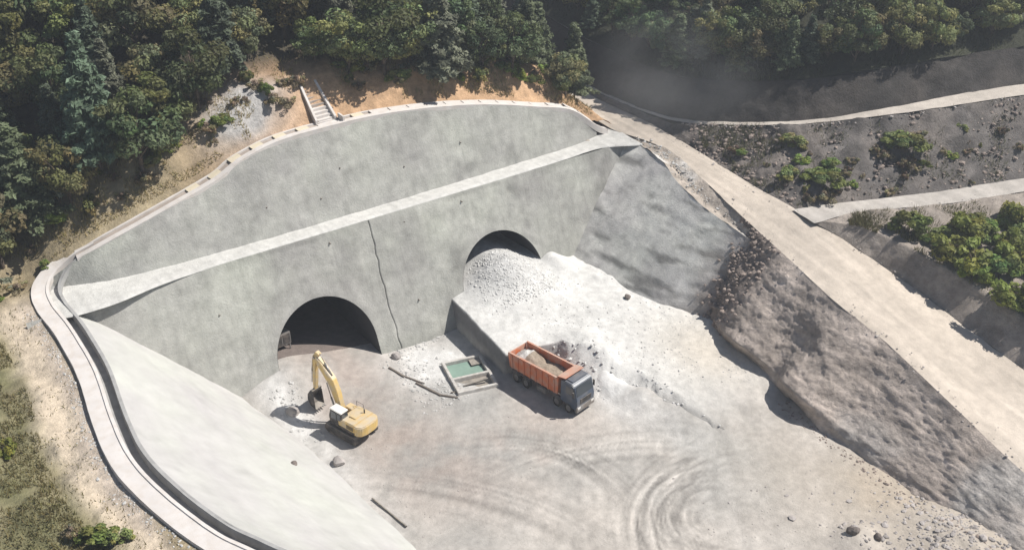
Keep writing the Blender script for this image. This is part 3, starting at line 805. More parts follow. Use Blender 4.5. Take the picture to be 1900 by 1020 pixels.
while s_ < acc[-1] - 3:
    p, n = at_len(s_); p2, n2 = at_len(s_ + 1.0)
    if not (7.4 < p[0] < 12.0):
        d = p2 - p; L_ = np.linalg.norm(d)
        ln = 1.35 if p[0] < 14 else 2.3
        m = MB().box((0, 0, 0), (ln, 1.06, 0.12))
        o = m.build("cover_slab", M_SLAB if p[0] < 14 else M_CONC, None, 0.015)
        c = p + np.array([n[0], n[1], 0]) * 1.06
        o.location = (c[0], c[1], c[2] + 0.09 + rr.uniform(0, 0.02))
        o.rotation_euler = (0, -math.asin(d[2] / L_), math.atan2(d[1], d[0]))
        o.parent = cd; o.matrix_parent_inverse = Matrix.Translation(cd.location).inverted()
        step = 2.75 if p[0] < 14 else 2.42
    else:
        step = 1.0
    s_ += step

# stepped chute running down the bank to the crest drain
ch = empty("drain_chute", (8.9, 14.2, 23.0))
tag(ch, "concrete stepped drain chute with two side walls coming down from the trees", "chute")
u0 = np.array([8.9, 14.0, 22.75]); u1 = np.array([8.7, 17.9, 25.9])
dirv = (u1 - u0) / np.linalg.norm(u1 - u0); perp = np.array([dirv[1], -dirv[0], 0]); perp /= np.linalg.norm(perp)
for sgn in (-1, 1):
    pts = []
    for (q, up) in ((u0, 0), (u1, 0), (u1, 1), (u0, 1)):
        for k in (0, 1):
            pass
    a0 = u0 + perp * sgn * (0.95 if sgn > 0 else 1.15); a1 = u1 + perp * sgn * 0.8
    th = perp * sgn * 0.28
    low = np.array([0, 0, -0.9]); hi = np.array([0, 0, 0.62])
    m = MB().hexa([a0 + low, a0 + th + low, a1 + th + low, a1 + low, a0 + hi, a0 + th + hi, a1 + th + hi, a1 + hi])
    adopt(m.build("side_wall", M_CONC, None, 0.02), ch)
for k in range(10):
    c = u0 + (u1 - u0) * ((k + 0.5) / 10)
    m = MB().box((c[0], c[1], c[2] - 0.45), (1.96 + 0.001 * k, 0.75, 0.9), 0, 0, math.atan2(dirv[1], dirv[0]) - math.pi / 2)
    adopt(m.build("step", M_CONC if k < 5 else M_CONCD, None, 0.02), ch)
m = MB().box((8.9, 13.45, 22.7), (2.7, 0.9, 0.5)).box((10.4, 13.5, 22.95), (0.25, 1.3, 1.3))
adopt(m.build("catch_basin", M_CONC, None, 0.02), ch)

# ------------------------------------------------------------------ settling basin
bs_ = empty("settling_basin", (12.6, -8.4, -0.22), rad(-14))
tag(bs_, "low concrete settling basin with green water beside the bench", "basin")
for (c, d) in (((0, 2.45, 0.2), (4.6, 0.32, 1.0)), ((0, -0.75, 0.2), (4.6, 0.32, 1.0)), ((0, -3.2, 0.2), (4.6, 0.32, 1.0)), ((-2.14, 0.85, 0.2), (0.32, 2.88, 1.0)), ((2.14, 0.85, 0.2), (0.32, 2.88, 1.0)), ((-2.14, -1.98, 0.2), (0.32, 2.13, 1.0)), ((2.14, -1.98, 0.2), (0.32, 2.13, 1.0))):
    MB().box(c, d).build("basin_wall", M_WORN, bs_, 0.03)
MB().box((-0.1, 0.85, 0.22), (3.9, 2.86, 0.1)).build("water", M_WATER, bs_)
MB().box((1.35, 1.7, 0.40), (1.2, 1.1, 0.16)).build("pit_shade_plate", M_DARK, bs_, 0.01)  # dark plate stands in for the shaded opening of a pit
MB().box((0.0, -1.98, 0.2), (3.94, 2.1, 0.06)).build("sump_floor", M_DARK, bs_)  # dark floor colour stands in for the shade of a deep hole
MB().tube((-1.2, -1.9, 0.3), (1.5, -2.1, 0.75), 0.12, 0.12, 10).build("pipe", M_DARK, bs_)

# ------------------------------------------------------------------ tracked excavator
def make_excavator(loc, rz, paint):
    e = empty("excavator", loc, rz)
    for sx in (-1, 1):
        prof = []
        for i in range(13):
            a = math.pi / 2 - math.pi * i / 12
            prof.append((1.75 + 0.48 * math.cos(a), 0.48 + 0.48 * math.sin(a)))
        for i in range(13):
            a = -math.pi / 2 - math.pi * i / 12
            prof.append((-1.75 + 0.48 * math.cos(a), 0.48 + 0.48 * math.sin(a)))
        t = MB().prism(prof, sx * 1.28 - 0.3, sx * 1.28 + 0.3).build("track", M_DARK, e, 0.02)
        MB().box((sx * 1.28, 0, 0.5), (0.68, 3.2, 0.34)).build("track_frame", M_DARK, t, 0.03)
        m = MB()
        for k in range(24):
            y = -2.0 + k * 4.0 / 23
            m.box((sx * 1.28, y, 0.975), (0.62, 0.07, 0.07))
        m.build("track_shoes", M_STEEL, t)
    MB().tube((0, 0, 0.75), (0, 0, 1.18), 0.75, 0.75, 20).box((0, 0, 0.72), (2.0, 1.6, 0.4)).build("turntable", M_DARK, e, 0.02)
    MB().prism_xy([(-1.4, -2.0), (1.4, -2.0), (1.4, 1.35), (0.95, 1.75), (-0.5, 1.75), (-1.4, 1.6)], 1.16, 1.42).build("deck", M_DARK, e, 0.02)
    h = MB().prism([(-1.95, 1.42), (0.35, 1.42), (0.35, 2.12), (0.1, 2.28), (-1.95, 2.42)], -1.38, 1.38).build("engine_house", paint, e, 0.07)
    for sx in (-1.39, 1.39):
        for k in range(6):
            MB().box((sx, -1.7 + k * 0.16, 1.85), (0.03, 0.09, 0.5)).build("vent_slot", M_DARK, h)
    MB().box((0.1, -0.9, 2.40), (1.3, 0.9, 0.12)).build("hood_hatch", paint, h, 0.03)
    cwp = [(-1.42, -1.9), (1.42, -1.9), (1.42, -2.35), (1.15, -2.72), (0.6, -2.9), (-0.6, -2.9), (-1.15, -2.72), (-1.42, -2.35)]
    MB().prism_xy(cwp, 1.22, 2.36).build("counterweight", paint, e, 0.09)
    MB().box((0.95, 0.85, 1.78), (0.8, 0.95, 0.75)).build("tool_box", paint, e, 0.05)
    cab = MB().prism([(-0.2, 1.42), (1.62, 1.42), (1.68, 2.0), (1.38, 2.96), (-0.1, 2.96), (-0.2, 2.4)], -1.36, -0.42).build("cab", M_DARK, e, 0.05)
    MB().box((-0.89, 0.62, 3.0), (1.02, 1.7, 0.12)).build("cab_roof", M_WHITE, cab, 0.04)
    MB().hexa([(-1.28, 1.685, 1.75), (-0.5, 1.685, 1.75), (-0.5, 1.705, 1.75), (-1.28, 1.705, 1.75), (-1.28, 1.41, 2.86), (-0.5, 1.41, 2.86), (-0.5, 1.43, 2.86), (-1.28, 1.43, 2.86)]).build("windscreen", M_GLASS, cab)
    MB().box((-1.372, 0.95, 2.35), (0.02, 0.75, 0.9)).build("side_window", M_GLASS, cab)
    MB().box((-1.372, 0.2, 2.4), (0.02, 0.5, 0.8)).build("side_window", M_GLASS, cab)
    MB().box((-0.9, -0.19, 2.5), (0.7, 0.03, 0.6)).build("rear_window", M_GLASS, cab)
    MB().tube((0.75, -1.3, 2.3), (0.75, -1.3, 2.95), 0.07, 0.07, 10).build("exhaust", M_DARK, e)
    m = MB()
    for a, b in (((1.3, 0.35, 2.2), (1.3, 0.35, 2.8)), ((1.3, -0.6, 2.3), (1.3, -0.6, 2.8)), ((1.3, 0.35, 2.8), (1.3, -0.6, 2.8))):
        m.tube(a, b, 0.025, 0.025, 6)
    m.build("handrail", M_DARK, e)
    # boom, stick and bucket in the plane x = 0.15
    bx = 0.15
    foot = (1.2, 1.75); knee = (2.25, 5.1); tip = (4.35, 7.25)
    boom = MB().prism([(0.95, 1.6), (1.5, 1.62), (2.75, 4.75), (4.55, 6.95), (4.6, 7.4), (4.2, 7.5), (2.0, 5.5), (1.5, 4.2)], bx - 0.3, bx + 0.3).build("boom", paint, e, 0.05)
    MB().box((bx, 4.4, 7.2), (0.8, 0.22, 0.22), rad(20)).build("boom_pin", M_STEEL, boom)
    stick = MB().prism([(3.75, 7.75), (4.2, 7.95), (4.75, 7.2), (5.15, 4.0), (5.22, 2.9), (4.95, 2.85), (4.7, 4.2), (4.3, 6.9)], bx - 0.23, bx + 0.23).build("stick", paint, e, 0.04)
    MB().box((bx, 5.05, 2.95), (0.6, 0.2, 0.2)).build("stick_pin", M_STEEL, stick)
    bp = [(4.85, 2.95), (5.25, 2.9), (5.75, 2.2), (5.85, 1.5), (5.45, 0.85), (4.75, 0.62), (4.62, 0.72), (5.2, 1.05), (5.5, 1.55), (5.4, 2.1), (5.0, 2.5)]
    bk_ = MB().prism(bp, bx - 0.62, bx + 0.62).build("bucket", M_DARK, e, 0.02)
    for sx in (-0.6, 0.6):
        MB().prism([(4.9, 2.6), (5.6, 2.3), (5.8, 1.5), (5.4, 0.9), (4.75, 0.68)], bx + sx - 0.025, bx + sx + 0.025).build("bucket_side", M_DARK, bk_)
    for k in range(5):
        x = bx - 0.52 + k * 0.26
        MB().hexa([(x - 0.06, 4.78, 0.58), (x + 0.06, 4.78, 0.58), (x + 0.06, 4.78, 0.76), (x - 0.06, 4.78, 0.76), (x - 0.03, 4.45, 0.60), (x + 0.03, 4.45, 0.60), (x + 0.03, 4.45, 0.66), (x - 0.03, 4.45, 0.66)]).build("tooth", M_STEEL, bk_)
    for sx in (-0.42, 0.42):
        MB().tube((bx + sx, 1.75, 1.7), (bx + sx, 2.3, 3.3), 0.10, 0.10, 10).tube((bx + sx, 2.3, 3.3), (bx + sx, 2.75, 4.9), 0.055, 0.055, 8).build("boom_cylinder", M_STEEL, e, 0, True)
    MB().tube((bx, 2.3, 5.75), (bx, 3.2, 6.9), 0.10, 0.10, 10).tube((bx, 3.2, 6.9), (bx, 3.85, 7.8), 0.05, 0.05, 8).build("stick_cylinder", M_STEEL, e, 0, True)
    MB().tube((bx, 4.95, 6.7), (bx, 5.32, 5.0), 0.085, 0.085, 10).tube((bx, 5.32, 5.0), (bx, 5.55, 3.5), 0.045, 0.045, 8).build("bucket_cylinder", M_STEEL, e, 0, True)
    return e
exc = make_excavator((-2.35, -9.7, 0.12), rad(17), M_YEL)
tag(exc, "dusty yellow tracked excavator with raised boom in front of the open tunnel", "excavator")

# ------------------------------------------------------------------ tipper truck
def make_truck(loc, rz):
    t = empty("tipper_truck", loc, rz)
    MB().box((-0.42, 0, 0.98), (0.2, 8.4, 0.3)).box((0.42, 0, 0.98), (0.2, 8.4, 0.3)).box((0, -3.9, 0.98), (1.0, 0.2, 0.3)).box((0, 0.5, 0.98), (1.0, 0.2, 0.3)).build("chassis", M_DARK, t, 0.01)
    cab = MB().prism([(2.45, 0.95), (4.55, 0.62), (4.62, 1.5), (4.5, 2.0), (4.2, 2.95), (3.9, 3.1), (2.6, 3.1), (2.45, 2.9)], -1.24, 1.24).build("cab", M_CAB, t, 0.06)
    MB().hexa([(-1.08, 4.50, 2.05), (1.08, 4.50, 2.05), (1.08, 4.53, 2.05), (-1.08, 4.53, 2.05), (-1.05, 4.215, 2.92), (1.05, 4.215, 2.92), (1.05, 4.245, 2.92), (-1.05, 4.245, 2.92)]).build("windscreen", M_GLASS, cab)
    for sx in (-1, 1):
        MB().box((sx * 1.247, 3.65, 2.4), (0.02, 0.95, 0.75)).build("side_window", M_GLASS, cab)
        MB().box((sx * 1.45, 4.3, 2.3), (0.1, 0.2, 0.6)).box((sx * 1.34, 4.25, 2.6), (0.25, 0.04, 0.04)).build("mirror", M_DARK, cab, 0.02)
        MB().box((sx * 0.92, 4.66, 0.86), (0.4, 0.06, 0.22)).build("headlight", M_WHITE, cab, 0.02)
    MB().box((0, 4.58, 0.72), (2.46, 0.2, 0.5)).build("bumper", M_STEEL, cab, 0.03)
    MB().box((0, 4.62, 1.45), (1.5, 0.06, 0.5)).build("grille", M_DARK, cab, 0.02)
    MB().box((0, 3.2, 3.14), (1.9, 1.1, 0.08)).build("roof_panel", M_CAB, cab, 0.03)
    body = MB()
    body.box((0, -1.15, 1.36), (2.4, 6.3, 0.14))
    for sx in (-1, 1):
        body.hexa([(sx * 1.10, -4.35, 1.3), (sx * 1.2, -4.35, 1.3), (sx * 1.2, 1.95, 1.3), (sx * 1.10, 1.95, 1.3), (sx * 1.18, -4.55, 2.75), (sx * 1.28, -4.55, 2.75), (sx * 1.28, 2.05, 2.95), (sx * 1.18, 2.05, 2.95)])
    bo = body.build("dump_body", M_ORA, t, 0.015)
    MB().hexa([(-1.2, 1.9, 1.3), (1.2, 1.9, 1.3), (1.2, 2.05, 1.3), (-1.2, 2.05, 1.3), (-1.28, 2.05, 3.2), (1.28, 2.05, 3.2), (1.28, 2.2, 3.2), (-1.28, 2.2, 3.2)]).build("headboard", M_ORA, bo, 0.02)
    MB().hexa([(-1.26, 2.05, 3.16), (1.26, 2.05, 3.16), (1.26, 3.1, 3.36), (-1.26, 3.1, 3.36), (-1.26, 2.05, 3.24), (1.26, 2.05, 3.24), (1.26, 3.1, 3.43), (-1.26, 3.1, 3.43)]).build("cab_shield", M_ORA, bo, 0.01)
    MB().hexa([(-1.2, -4.5, 1.32), (1.2, -4.5, 1.32), (1.2, -4.4, 1.32), (-1.2, -4.4, 1.32), (-1.26, -4.75, 2.7), (1.26, -4.75, 2.7), (1.26, -4.62, 2.7), (-1.26, -4.62, 2.7)]).build("tailgate", M_ORA, bo, 0.02)
    for sx in (-1, 1):
        for k in range(8):
            y = -4.1 + k * 0.82
            MB().hexa([(sx * 1.2, y - 0.06, 1.3), (sx * 1.27, y - 0.06, 1.3), (sx * 1.27, y + 0.06, 1.3), (sx * 1.2, y + 0.06, 1.3), (sx * 1.28, y - 0.06, 2.72), (sx * 1.36, y - 0.06, 2.72), (sx * 1.36, y + 0.06, 2.72), (sx * 1.28, y + 0.06, 2.72)]).build("rib", M_ORA, bo)
        MB().hexa([(sx * 1.16, -4.58, 2.76), (sx * 1.36, -4.58, 2.76), (sx * 1.36, 2.1, 2.96), (sx * 1.16, 2.1, 2.96), (sx * 1.16, -4.58, 2.88), (sx * 1.36, -4.58, 2.88), (sx * 1.36, 2.1, 3.08), (sx * 1.16, 2.1, 3.08)]).build("top_rail", M_ORA, bo, 0.01)
    # heaped load
    u = np.linspace(-1.12, 1.12, 20); w = np.linspace(-4.4, 1.85, 44)
    U, W = np.meshgrid(u, w, indexing="ij"); U, W = U.ravel(), W.ravel()
    zz = 2.0 + 0.95 * np.exp(-((W + 2.9) / 1.5) ** 2) * (1 - (U / 1.3) ** 2) + 0.35 * np.exp(-((W - 0.2) / 1.4) ** 2)
    q = np.stack([U, W, zz], 1); q[:, 2] += 0.22 * fbm(q, 0.6, 3, 310)
    col = np.where((W < -2.9)[:, None], np.array([0.55, 0.53, 0.50]), np.array([0.33, 0.27, 0.21])) * (1 + 0.3 * fbm(q, 0.5, 3, 311))[:, None]
    mesh_obj("load", q, grid_faces(20, 44), M_EARTH, t, np.clip(col, 0.05, 0.8))
    for y in (3.55, 2.0, -2.2, -3.55):
        for sx in (-1, 1):
            wh = MB().tube((sx * 1.24, y, 0.52), (sx * 0.86, y, 0.52), 0.52, 0.52, 24).build("tyre", M_RUB, t, 0.03, True)
            wh.name = "wheel"
            MB().tube((sx * 1.255, y, 0.52), (sx * 1.1, y, 0.52), 0.30, 0.24, 18).build("rim", M_STEEL, wh)
            MB().tube((sx * 1.29, y, 0.52), (sx * 1.2, y, 0.52), 0.12, 0.12, 12).build("hub", M_STEEL, wh)
    for sx in (-1, 1):
        MB().box((sx * 1.05, -2.88, 1.12), (0.45, 2.6, 0.06)).build("mudguard", M_DARK, t, 0.01)
        MB().box((sx * 1.0, -0.1, 0.8), (0.5, 1.3, 0.55)).build("fuel_tank", M_STEEL, t, 0.08)
    MB().tube((0, 1.7, 1.0), (0, 1.75, 2.7), 0.14, 0.1, 12).build("lift_cylinder", M_STEEL, t)
    return t
trk = make_truck((18.05, -16.1, 0.10), rad(-169.5))
trk.scale = (1.12, 1.06, 1.22)
tag(trk, "orange tipper truck with dark cab parked beside the spoil bench", "truck")

# ------------------------------------------------------------------ things in the tunnel mouth
cabn = empty("switch_cabinet", (-3.3, 4.8, 1.6), rad(8))
tag(cabn, "grey steel cabinet on a frame just inside the open tunnel", "cabinet")
MB().box((0, 0, 2.0), (2.1, 1.0, 1.5)).build("housing", M_STEEL, cabn, 0.03)
for sx in (-0.9, 0.9):
    for sy in (-0.4, 0.4):
        MB().box((sx, sy, 0.6), (0.12, 0.12, 1.4)).build("leg", M_STEEL, cabn)
MB().box((-0.5, -0.51, 2.0), (0.9, 0.03, 1.2)).build("door", M_DARK, cabn, 0.01)
MB().box((0.5, -0.51, 2.0), (0.9, 0.03, 1.2)).build("door", M_DARK, cabn, 0.01)

# timbers and pipes dumped between the haul track and the basin
TIM = [((5.9, -2.6), (6.5, -5.0), 0.10, "dark timber beam nearest the tunnel in the debris beside the haul track"),
       ((6.4, -4.6), (7.7, -7.2), 0.08, "thin dark timber in the middle of the debris beside the haul track"),
       ((7.0, -6.6), (8.1, -10.0), 0.10, "long dark timber beam at the basin end of the debris line"),
       ((8.1, -9.9), (9.3, -11.4), 0.09, "short timber at the near end of the debris line"),
       ((9.2, -10.2), (10.6, -11.2), 0.09, "short dark plank lying beside the basin wall")]
for a, b, r, lab in TIM:
    za = float(floor_h(np.array([a[0]]), np.array([a[1]]))[0]); zb = float(floor_h(np.array([b[0]]), np.array([b[1]]))[0])
    pa = Vector((a[0], a[1], za + r * 0.9)); pb = Vector((b[0], b[1], zb + r * 0.9))
    d = pb - pa
    m = MB().box((0, 0, 0), (d.length, r * 2.2, r * 1.8))
    o = m.build("timber", M_WOOD, None, 0.02)
    o.location = (pa + pb) / 2
    o.rotation_euler = (0, -math.asin(d.z / d.length), math.atan2(d.y, d.x))
    tag(o, lab, "timber", "timbers in the debris line")

# ------------------------------------------------------------------ rocks
def rock_mesh(name, seed, mat, sub=2):
    bm = bmesh.new(); bmesh.ops.create_icosphere(bm, subdivisions=sub, radius=1.0)
    co = np.array([v.co[:] for v in bm.verts])
    r = random.Random(seed)
    sc = np.array([r.uniform(0.8, 1.25), r.uniform(0.7, 1.1), r.uniform(0.5, 0.85)])
    k = 1 + 0.32 * fbm(co + seed * 3.1, 0.9, 3, seed)
    for _ in range(7):
        d = np.array([r.gauss(0, 1), r.gauss(0, 1), r.gauss(0, 1)]); d /= np.linalg.norm(d)
        h = co @ d
        k = np.where(h > 0.72, k * (0.72 / h) ** 0.8, k)
    co = co * k[:, None] * sc
    for v, c in zip(bm.verts, co): v.co = c
    me = bpy.data.meshes.new(name); bm.to_mesh(me); bm.free(); me.materials.append(mat)
    return me
RM = [rock_mesh("boulder", 11 + i, M_ROCK) for i in range(4)]
RD = [rock_mesh("boulder", 31 + i, M_DROCK) for i in range(4)]
def put_rock(me, loc, s, label, rz, name="boulder"):
    o = bpy.data.objects.new(name, me); COL.objects.link(o)
    o.location = loc; o.scale = (s, s, s); o.rotation_euler = (rz * 0.3, rz * 0.2, rz)
    tag(o, label, "boulder", "loose boulders around the pit")
    return o
def FZ(x, y): return float(floor_h(np.array([x]), np.array([y]))[0])
def BZ(x, y): return float(bench_h(np.array([[x, y, 0.0]]))[0])
BOULD = [(-5.6, -13.3, 0.75, 0, "pale boulder on the floor at the toe of the left slope, below the excavator"),
         (-6.2, -4.2, 0.8, 0, "pale boulder in the muck beside the left edge of the open tunnel"),
         (27.2, -48.6, 0.6, 1, "dark boulder at the left end of the near spoil heap"),
         (28.6, -50.2, 0.42, 1, "smaller dark boulder in front of the near spoil heap"),
         (7.6, -1.2, 0.65, 0, "white boulder at the foot of the wall between the tunnel and the basin")]
for i, (x, y, s, k, lab) in enumerate(BOULD):
    put_rock((RD if k else RM)[i % 4], (x, y, FZ(x, y) + 0.25 * s), s, lab, i * 1.3)
put_rock(RD[1], (34.2, -9.6, BZ(34.2, -9.6) + 0.25), 0.55, "lone dark boulder on the white bench below the side wall", 0.7)
put_rock(RD[2], (-10.8, -14.9, 3.65), 0.42, "small dark stone stuck on the bright left slope", 0.4)

def rubble(name, pts, sizes, mat, label, seed):
    """many small stones nobody could count: one object"""
    base = []
    for i in range(5):
        bm = bmesh.new(); bmesh.ops.create_icosphere(bm, subdivisions=1, radius=1.0)
        co = np.array([v.co[:] for v in bm.verts]); fa = np.array([[v.index for v in f.verts] for f in bm.faces])
        bm.free()
        co = co * (1 + 0.45 * fbm(co + i * 5.0, 0.8, 2, seed + i))[:, None] * np.array([1.1, 0.9, 0.7])
        base.append((co, fa))
    r = np.random.default_rng(seed)
    VV = []; FF = []; off = 0
    for p, s in zip(pts, sizes):
        co, fa = base[r.integers(5)]
        a = r.uniform(0, 6.28); c, s2 = math.cos(a), math.sin(a)
        q = co @ np.array([[c, s2, 0], [-s2, c, 0], [0, 0, 1]]) * s * r.uniform(0.8, 1.2, 3)
        VV.append(q + p); FF.append(fa + off); off += len(co)
    o = mesh_obj(name, np.vstack(VV), np.vstack(FF), mat, None, None, smooth=False)
    tag(o, label, kind="stuff")
    return o
r_ = np.random.default_rng(5)
# stones on the heap in the second tunnel
n = 1500
x = r_.normal(24.2, 2.8, n); y = r_.uniform(-4.5, 4.0, n)
ok = np.abs(x - 24.2) < 5.4; x, y = x[ok], y[ok]
z = bench_h(np.stack([x, y, x * 0], 1))
rubble("rubble", np.stack([x, y, z], 1), np.abs(r_.normal(0, 0.065, len(x))) + 0.035, M_WROCK, "grey broken rock heaped in the mouth of the half buried tunnel", 51)
# dark fallen rock between side wall and earth bank
def verts_of(o):
    a = np.empty(len(o.data.vertices) * 3, np.float32); o.data.vertices.foreach_get("co", a); return a.reshape(-1, 3).astype(float)
va = verts_of(rw); va = va[va[:, 1] < -14.5]; vb = verts_of(bk); vb = vb[vb[:, 1] > -22.5]
va = va[r_.random(len(va)) < sstep(-14.5, -18.5, va[:, 1])]; vb = vb[r_.random(len(vb)) < sstep(-22.5, -18, vb[:, 1])]
a = np.vstack([va[r_.integers(0, len(va), 700)], vb[r_.integers(0, len(vb), 500)]]) + r_.normal(0, 0.10, (1200, 3))
rubble("rubble", a, np.abs(r_.normal(0, 0.13, len(a))) + 0.06, M_BROCK, "dark broken rock tumbled between the side wall and the earth bank", 52)
# near spoil heap
x = r_.normal(34, 4.5, 1100); y = r_.normal(-54.5, 4.0, 1100)
z = floor_h(x, y)
rubble("rubble", np.stack([x, y, z], 1), np.abs(r_.normal(0.0, 0.11, len(x))) + 0.04, M_ROCK, "brown stones scattered over the near spoil heap", 53)
# bench edge
i0 = r_.integers(105, len(top) - 1, 420)
tt = r_.integers(0, 13, 420)
q = np.stack(sk, 1)[i0, tt] + r_.normal(0, 0.15, (420, 3)) * np.array([1, 1, 0.2])
rubble("rubble", q, np.abs(r_.normal(0, 0.07, 420)) + 0.03, M_WROCK, "pale stones along the ragged lower edge of the spoil bench", 54)
# debris beside the basin and below the walls
x = np.concatenate([r_.normal(8.2, 1.6, 300), r_.uniform(-7.5, -4.5, 120), r_.uniform(7, 15, 120)])
y = np.concatenate([r_.uniform(-12, -1.0, 300), r_.uniform(-9, -1, 120), r_.normal(-0.4, 0.4, 120)])
z = floor_h(x, y)
rubble("rubble", np.stack([x, y, z], 1), np.abs(r_.normal(0, 0.08, len(x))) + 0.03, M_PROCK, "small pale rubble scattered around the debris line and the wall foot", 55)
# foot of the bank
t = r_.uniform(0, 1, 500)
y = -20 - 40 * t; x = np.interp(y, [-60, -46, -37, -29, -22], [35.0, 36.0, 36.6, 37.4, 37.4]) + r_.normal(-0.3, 0.5, 500)
z = floor_h(x, y)
rubble("rubble", np.stack([x, y, z], 1), np.abs(r_.normal(0, 0.07, 500)) + 0.03, M_BROCK, "dark stones along the foot of the earth bank", 56)
x = r_.uniform(-4, 40, 2600); y = r_.uniform(-62, -8, 2600)
keep = (fbm(np.stack([x, y, 0 * x], 1), 6, 3, 350) > 0.0) & ~((x > 15) & (y > -33)); x, y = x[keep], y[keep]
z = floor_h(x, y)
rubble("gravel", np.stack([x, y, z], 1), np.abs(r_.normal(0, 0.035, len(x))) + 0.02, M_ROCK, "small stones strewn over the dirt floor of the pit", 58)
x = r_.uniform(18, 40, 1500); y = r_.uniform(-28, 0, 1500)
keep = (fbm(np.stack([x, y, 0 * x], 1), 4, 3, 351) > 0.05) & (x > np.interp(y, [-28, -25, -20, -16, -12, 0], [29, 28, 26.5, 25, 23, 17.5])); x, y = x[keep], y[keep]
z = bench_h(np.stack([x, y, 0 * x], 1))
rubble("gravel", np.stack([x, y, z], 1), np.abs(r_.normal(0, 0.05, len(x))) + 0.02, M_PROCK, "small stones strewn over the white bench", 59)
# gravel beside the walkway
y = r_.uniform(-34, 8, 700); x = np.interp(y, RIM[::-1, 1], RIM[::-1, 0]) - 2.4 - np.abs(r_.normal(0, 0.5, 700))
z = hill_base(x, y)
rubble("gravel", np.stack([x, y, z], 1), np.abs(r_.normal(0, 0.05, 700)) + 0.02, M_PROCK, "loose gravel along the outer edge of the walkway", 57)

# ------------------------------------------------------------------ vegetation
def leaf_quads(cent, nrm, size, r, stretch=1.5):
    """one small bent leaf spray (a four-cornered blade) at each centre"""
    n = len(cent)
    nn = nrm / (np.linalg.norm(nrm, axis=1, keepdims=True) + 1e-9)
    a = np.cross(nn, r.normal(0, 1, (n, 3))); a /= np.linalg.norm(a, axis=1, keepdims=True) + 1e-9
    b = np.cross(nn, a)
    s = size[:, None]
    v = np.stack([cent - a * s * stretch * 0.5, cent - b * s * 0.42 + nn * s * 0.08, cent + a * s * stretch * 0.5, cent + b * s * 0.42 + nn * s * 0.08], 1)
    return v.reshape(-1, 3), np.arange(4 * n).reshape(n, 4)

def crown_broad(seed, R=3.6, H=6.2, nclump=40, per=135, tint=(0.075, 0.105, 0.035), leaf=(0.20, 0.40), low=0.2):
    r = np.random.default_rng(seed)
    c = []
    while len(c) < nclump:
        p = r.uniform(-1, 1, 3)
        d = np.linalg.norm(p * np.array([1, 1, 1.0]))
        if 0.35 < d < 1.0 and p[2] > -0.75:
            c.append(p)
    c = np.array(c)
    lob = 1 + 0.25 * fbm(c * 1.0 + seed, 0.8, 2, seed)
    c = c * lob[:, None] * np.array([R, R, H / 2]) * 0.86
    c[:, 2] += H * 0.5 + H * low
    C_, N_, S_, K_ = [], [], [], []
    for i in range(nclump):
        rad_ = r.uniform(0.16, 0.34) * R
        k = int(per * r.uniform(0.6, 1.3))
        d = r.normal(0, 1, (k, 3)); d /= np.linalg.norm(d, axis=1, keepdims=True)
        rr_ = rad_ * r.uniform(0.35, 1.0, (k, 1)) ** 0.5
        p = c[i] + d * rr_ * np.array([1.1, 1.1, 0.75])
        C_.append(p); N_.append(d + np.array([0, 0, 0.5]) + r.normal(0, 0.5, (k, 3)))
        S_.append(r.uniform(*leaf, k))
        K_.append(np.tile(np.array(tint) * r.uniform(0.75, 1.3) * np.array([r.uniform(0.85, 1.25), 1.0, r.uniform(0.8, 1.2)]), (k, 1)) * r.uniform(0.8, 1.25, (k, 1)))
    C_, N_, S_, K_ = map(np.concatenate, (C_, N_, S_, K_))
    v, f = leaf_quads(C_, N_, S_, r)
    return v, f, np.repeat(K_, 4, 0), c

def crown_conifer(seed, R=2.6, H=9.0, tint=(0.06, 0.085, 0.045)):
    r = np.random.default_rng(seed)
    C_, N_, S_, K_ = [], [], [], []
    z = 1.6; tips = []
    while z < H:
        t = (z - 1.6) / (H - 1.6)
        L = R * (1 - t) ** 0.8 * r.uniform(0.8, 1.1) + 0.25
        nb = r.integers(6, 9); a0 = r.uniform(0, 6.28)
        for b in range(nb):
            a = a0 + b * 6.283 / nb + r.normal(0, 0.2)
            l = L * r.uniform(0.65, 1.15)
            k = int(16 + 34 * l)
            s = r.uniform(0.12, 1, k) ** 0.7
            side = r.normal(0, 0.16 + 0.12 * l * (1 - s), k)
            x = np.cos(a) * s * l - np.sin(a) * side; y = np.sin(a) * s * l + np.cos(a) * side
            zz = z - 0.28 * s * l + 0.15 * s ** 2 * l + r.normal(0, 0.09, k)
            C_.append(np.stack([x, y, zz], 1))
            N_.append(np.stack([np.cos(a) * 0.4 + 0 * s, np.sin(a) * 0.4 + 0 * s, 0.9 + 0 * s], 1) + r.normal(0, 0.45, (k, 3)))
            S_.append(r.uniform(0.18, 0.36, k))
            K_.append(np.tile(np.array(tint) * r.uniform(0.7, 1.4), (k, 1)) * r.uniform(0.8, 1.3, (k, 1)))
        z += r.uniform(0.34, 0.52)
    C_, N_, S_, K_ = map(np.concatenate, (C_, N_, S_, K_))
    v, f = leaf_quads(C_, N_, S_, r, 1.9)
    return v, f, np.repeat(K_, 4, 0), None

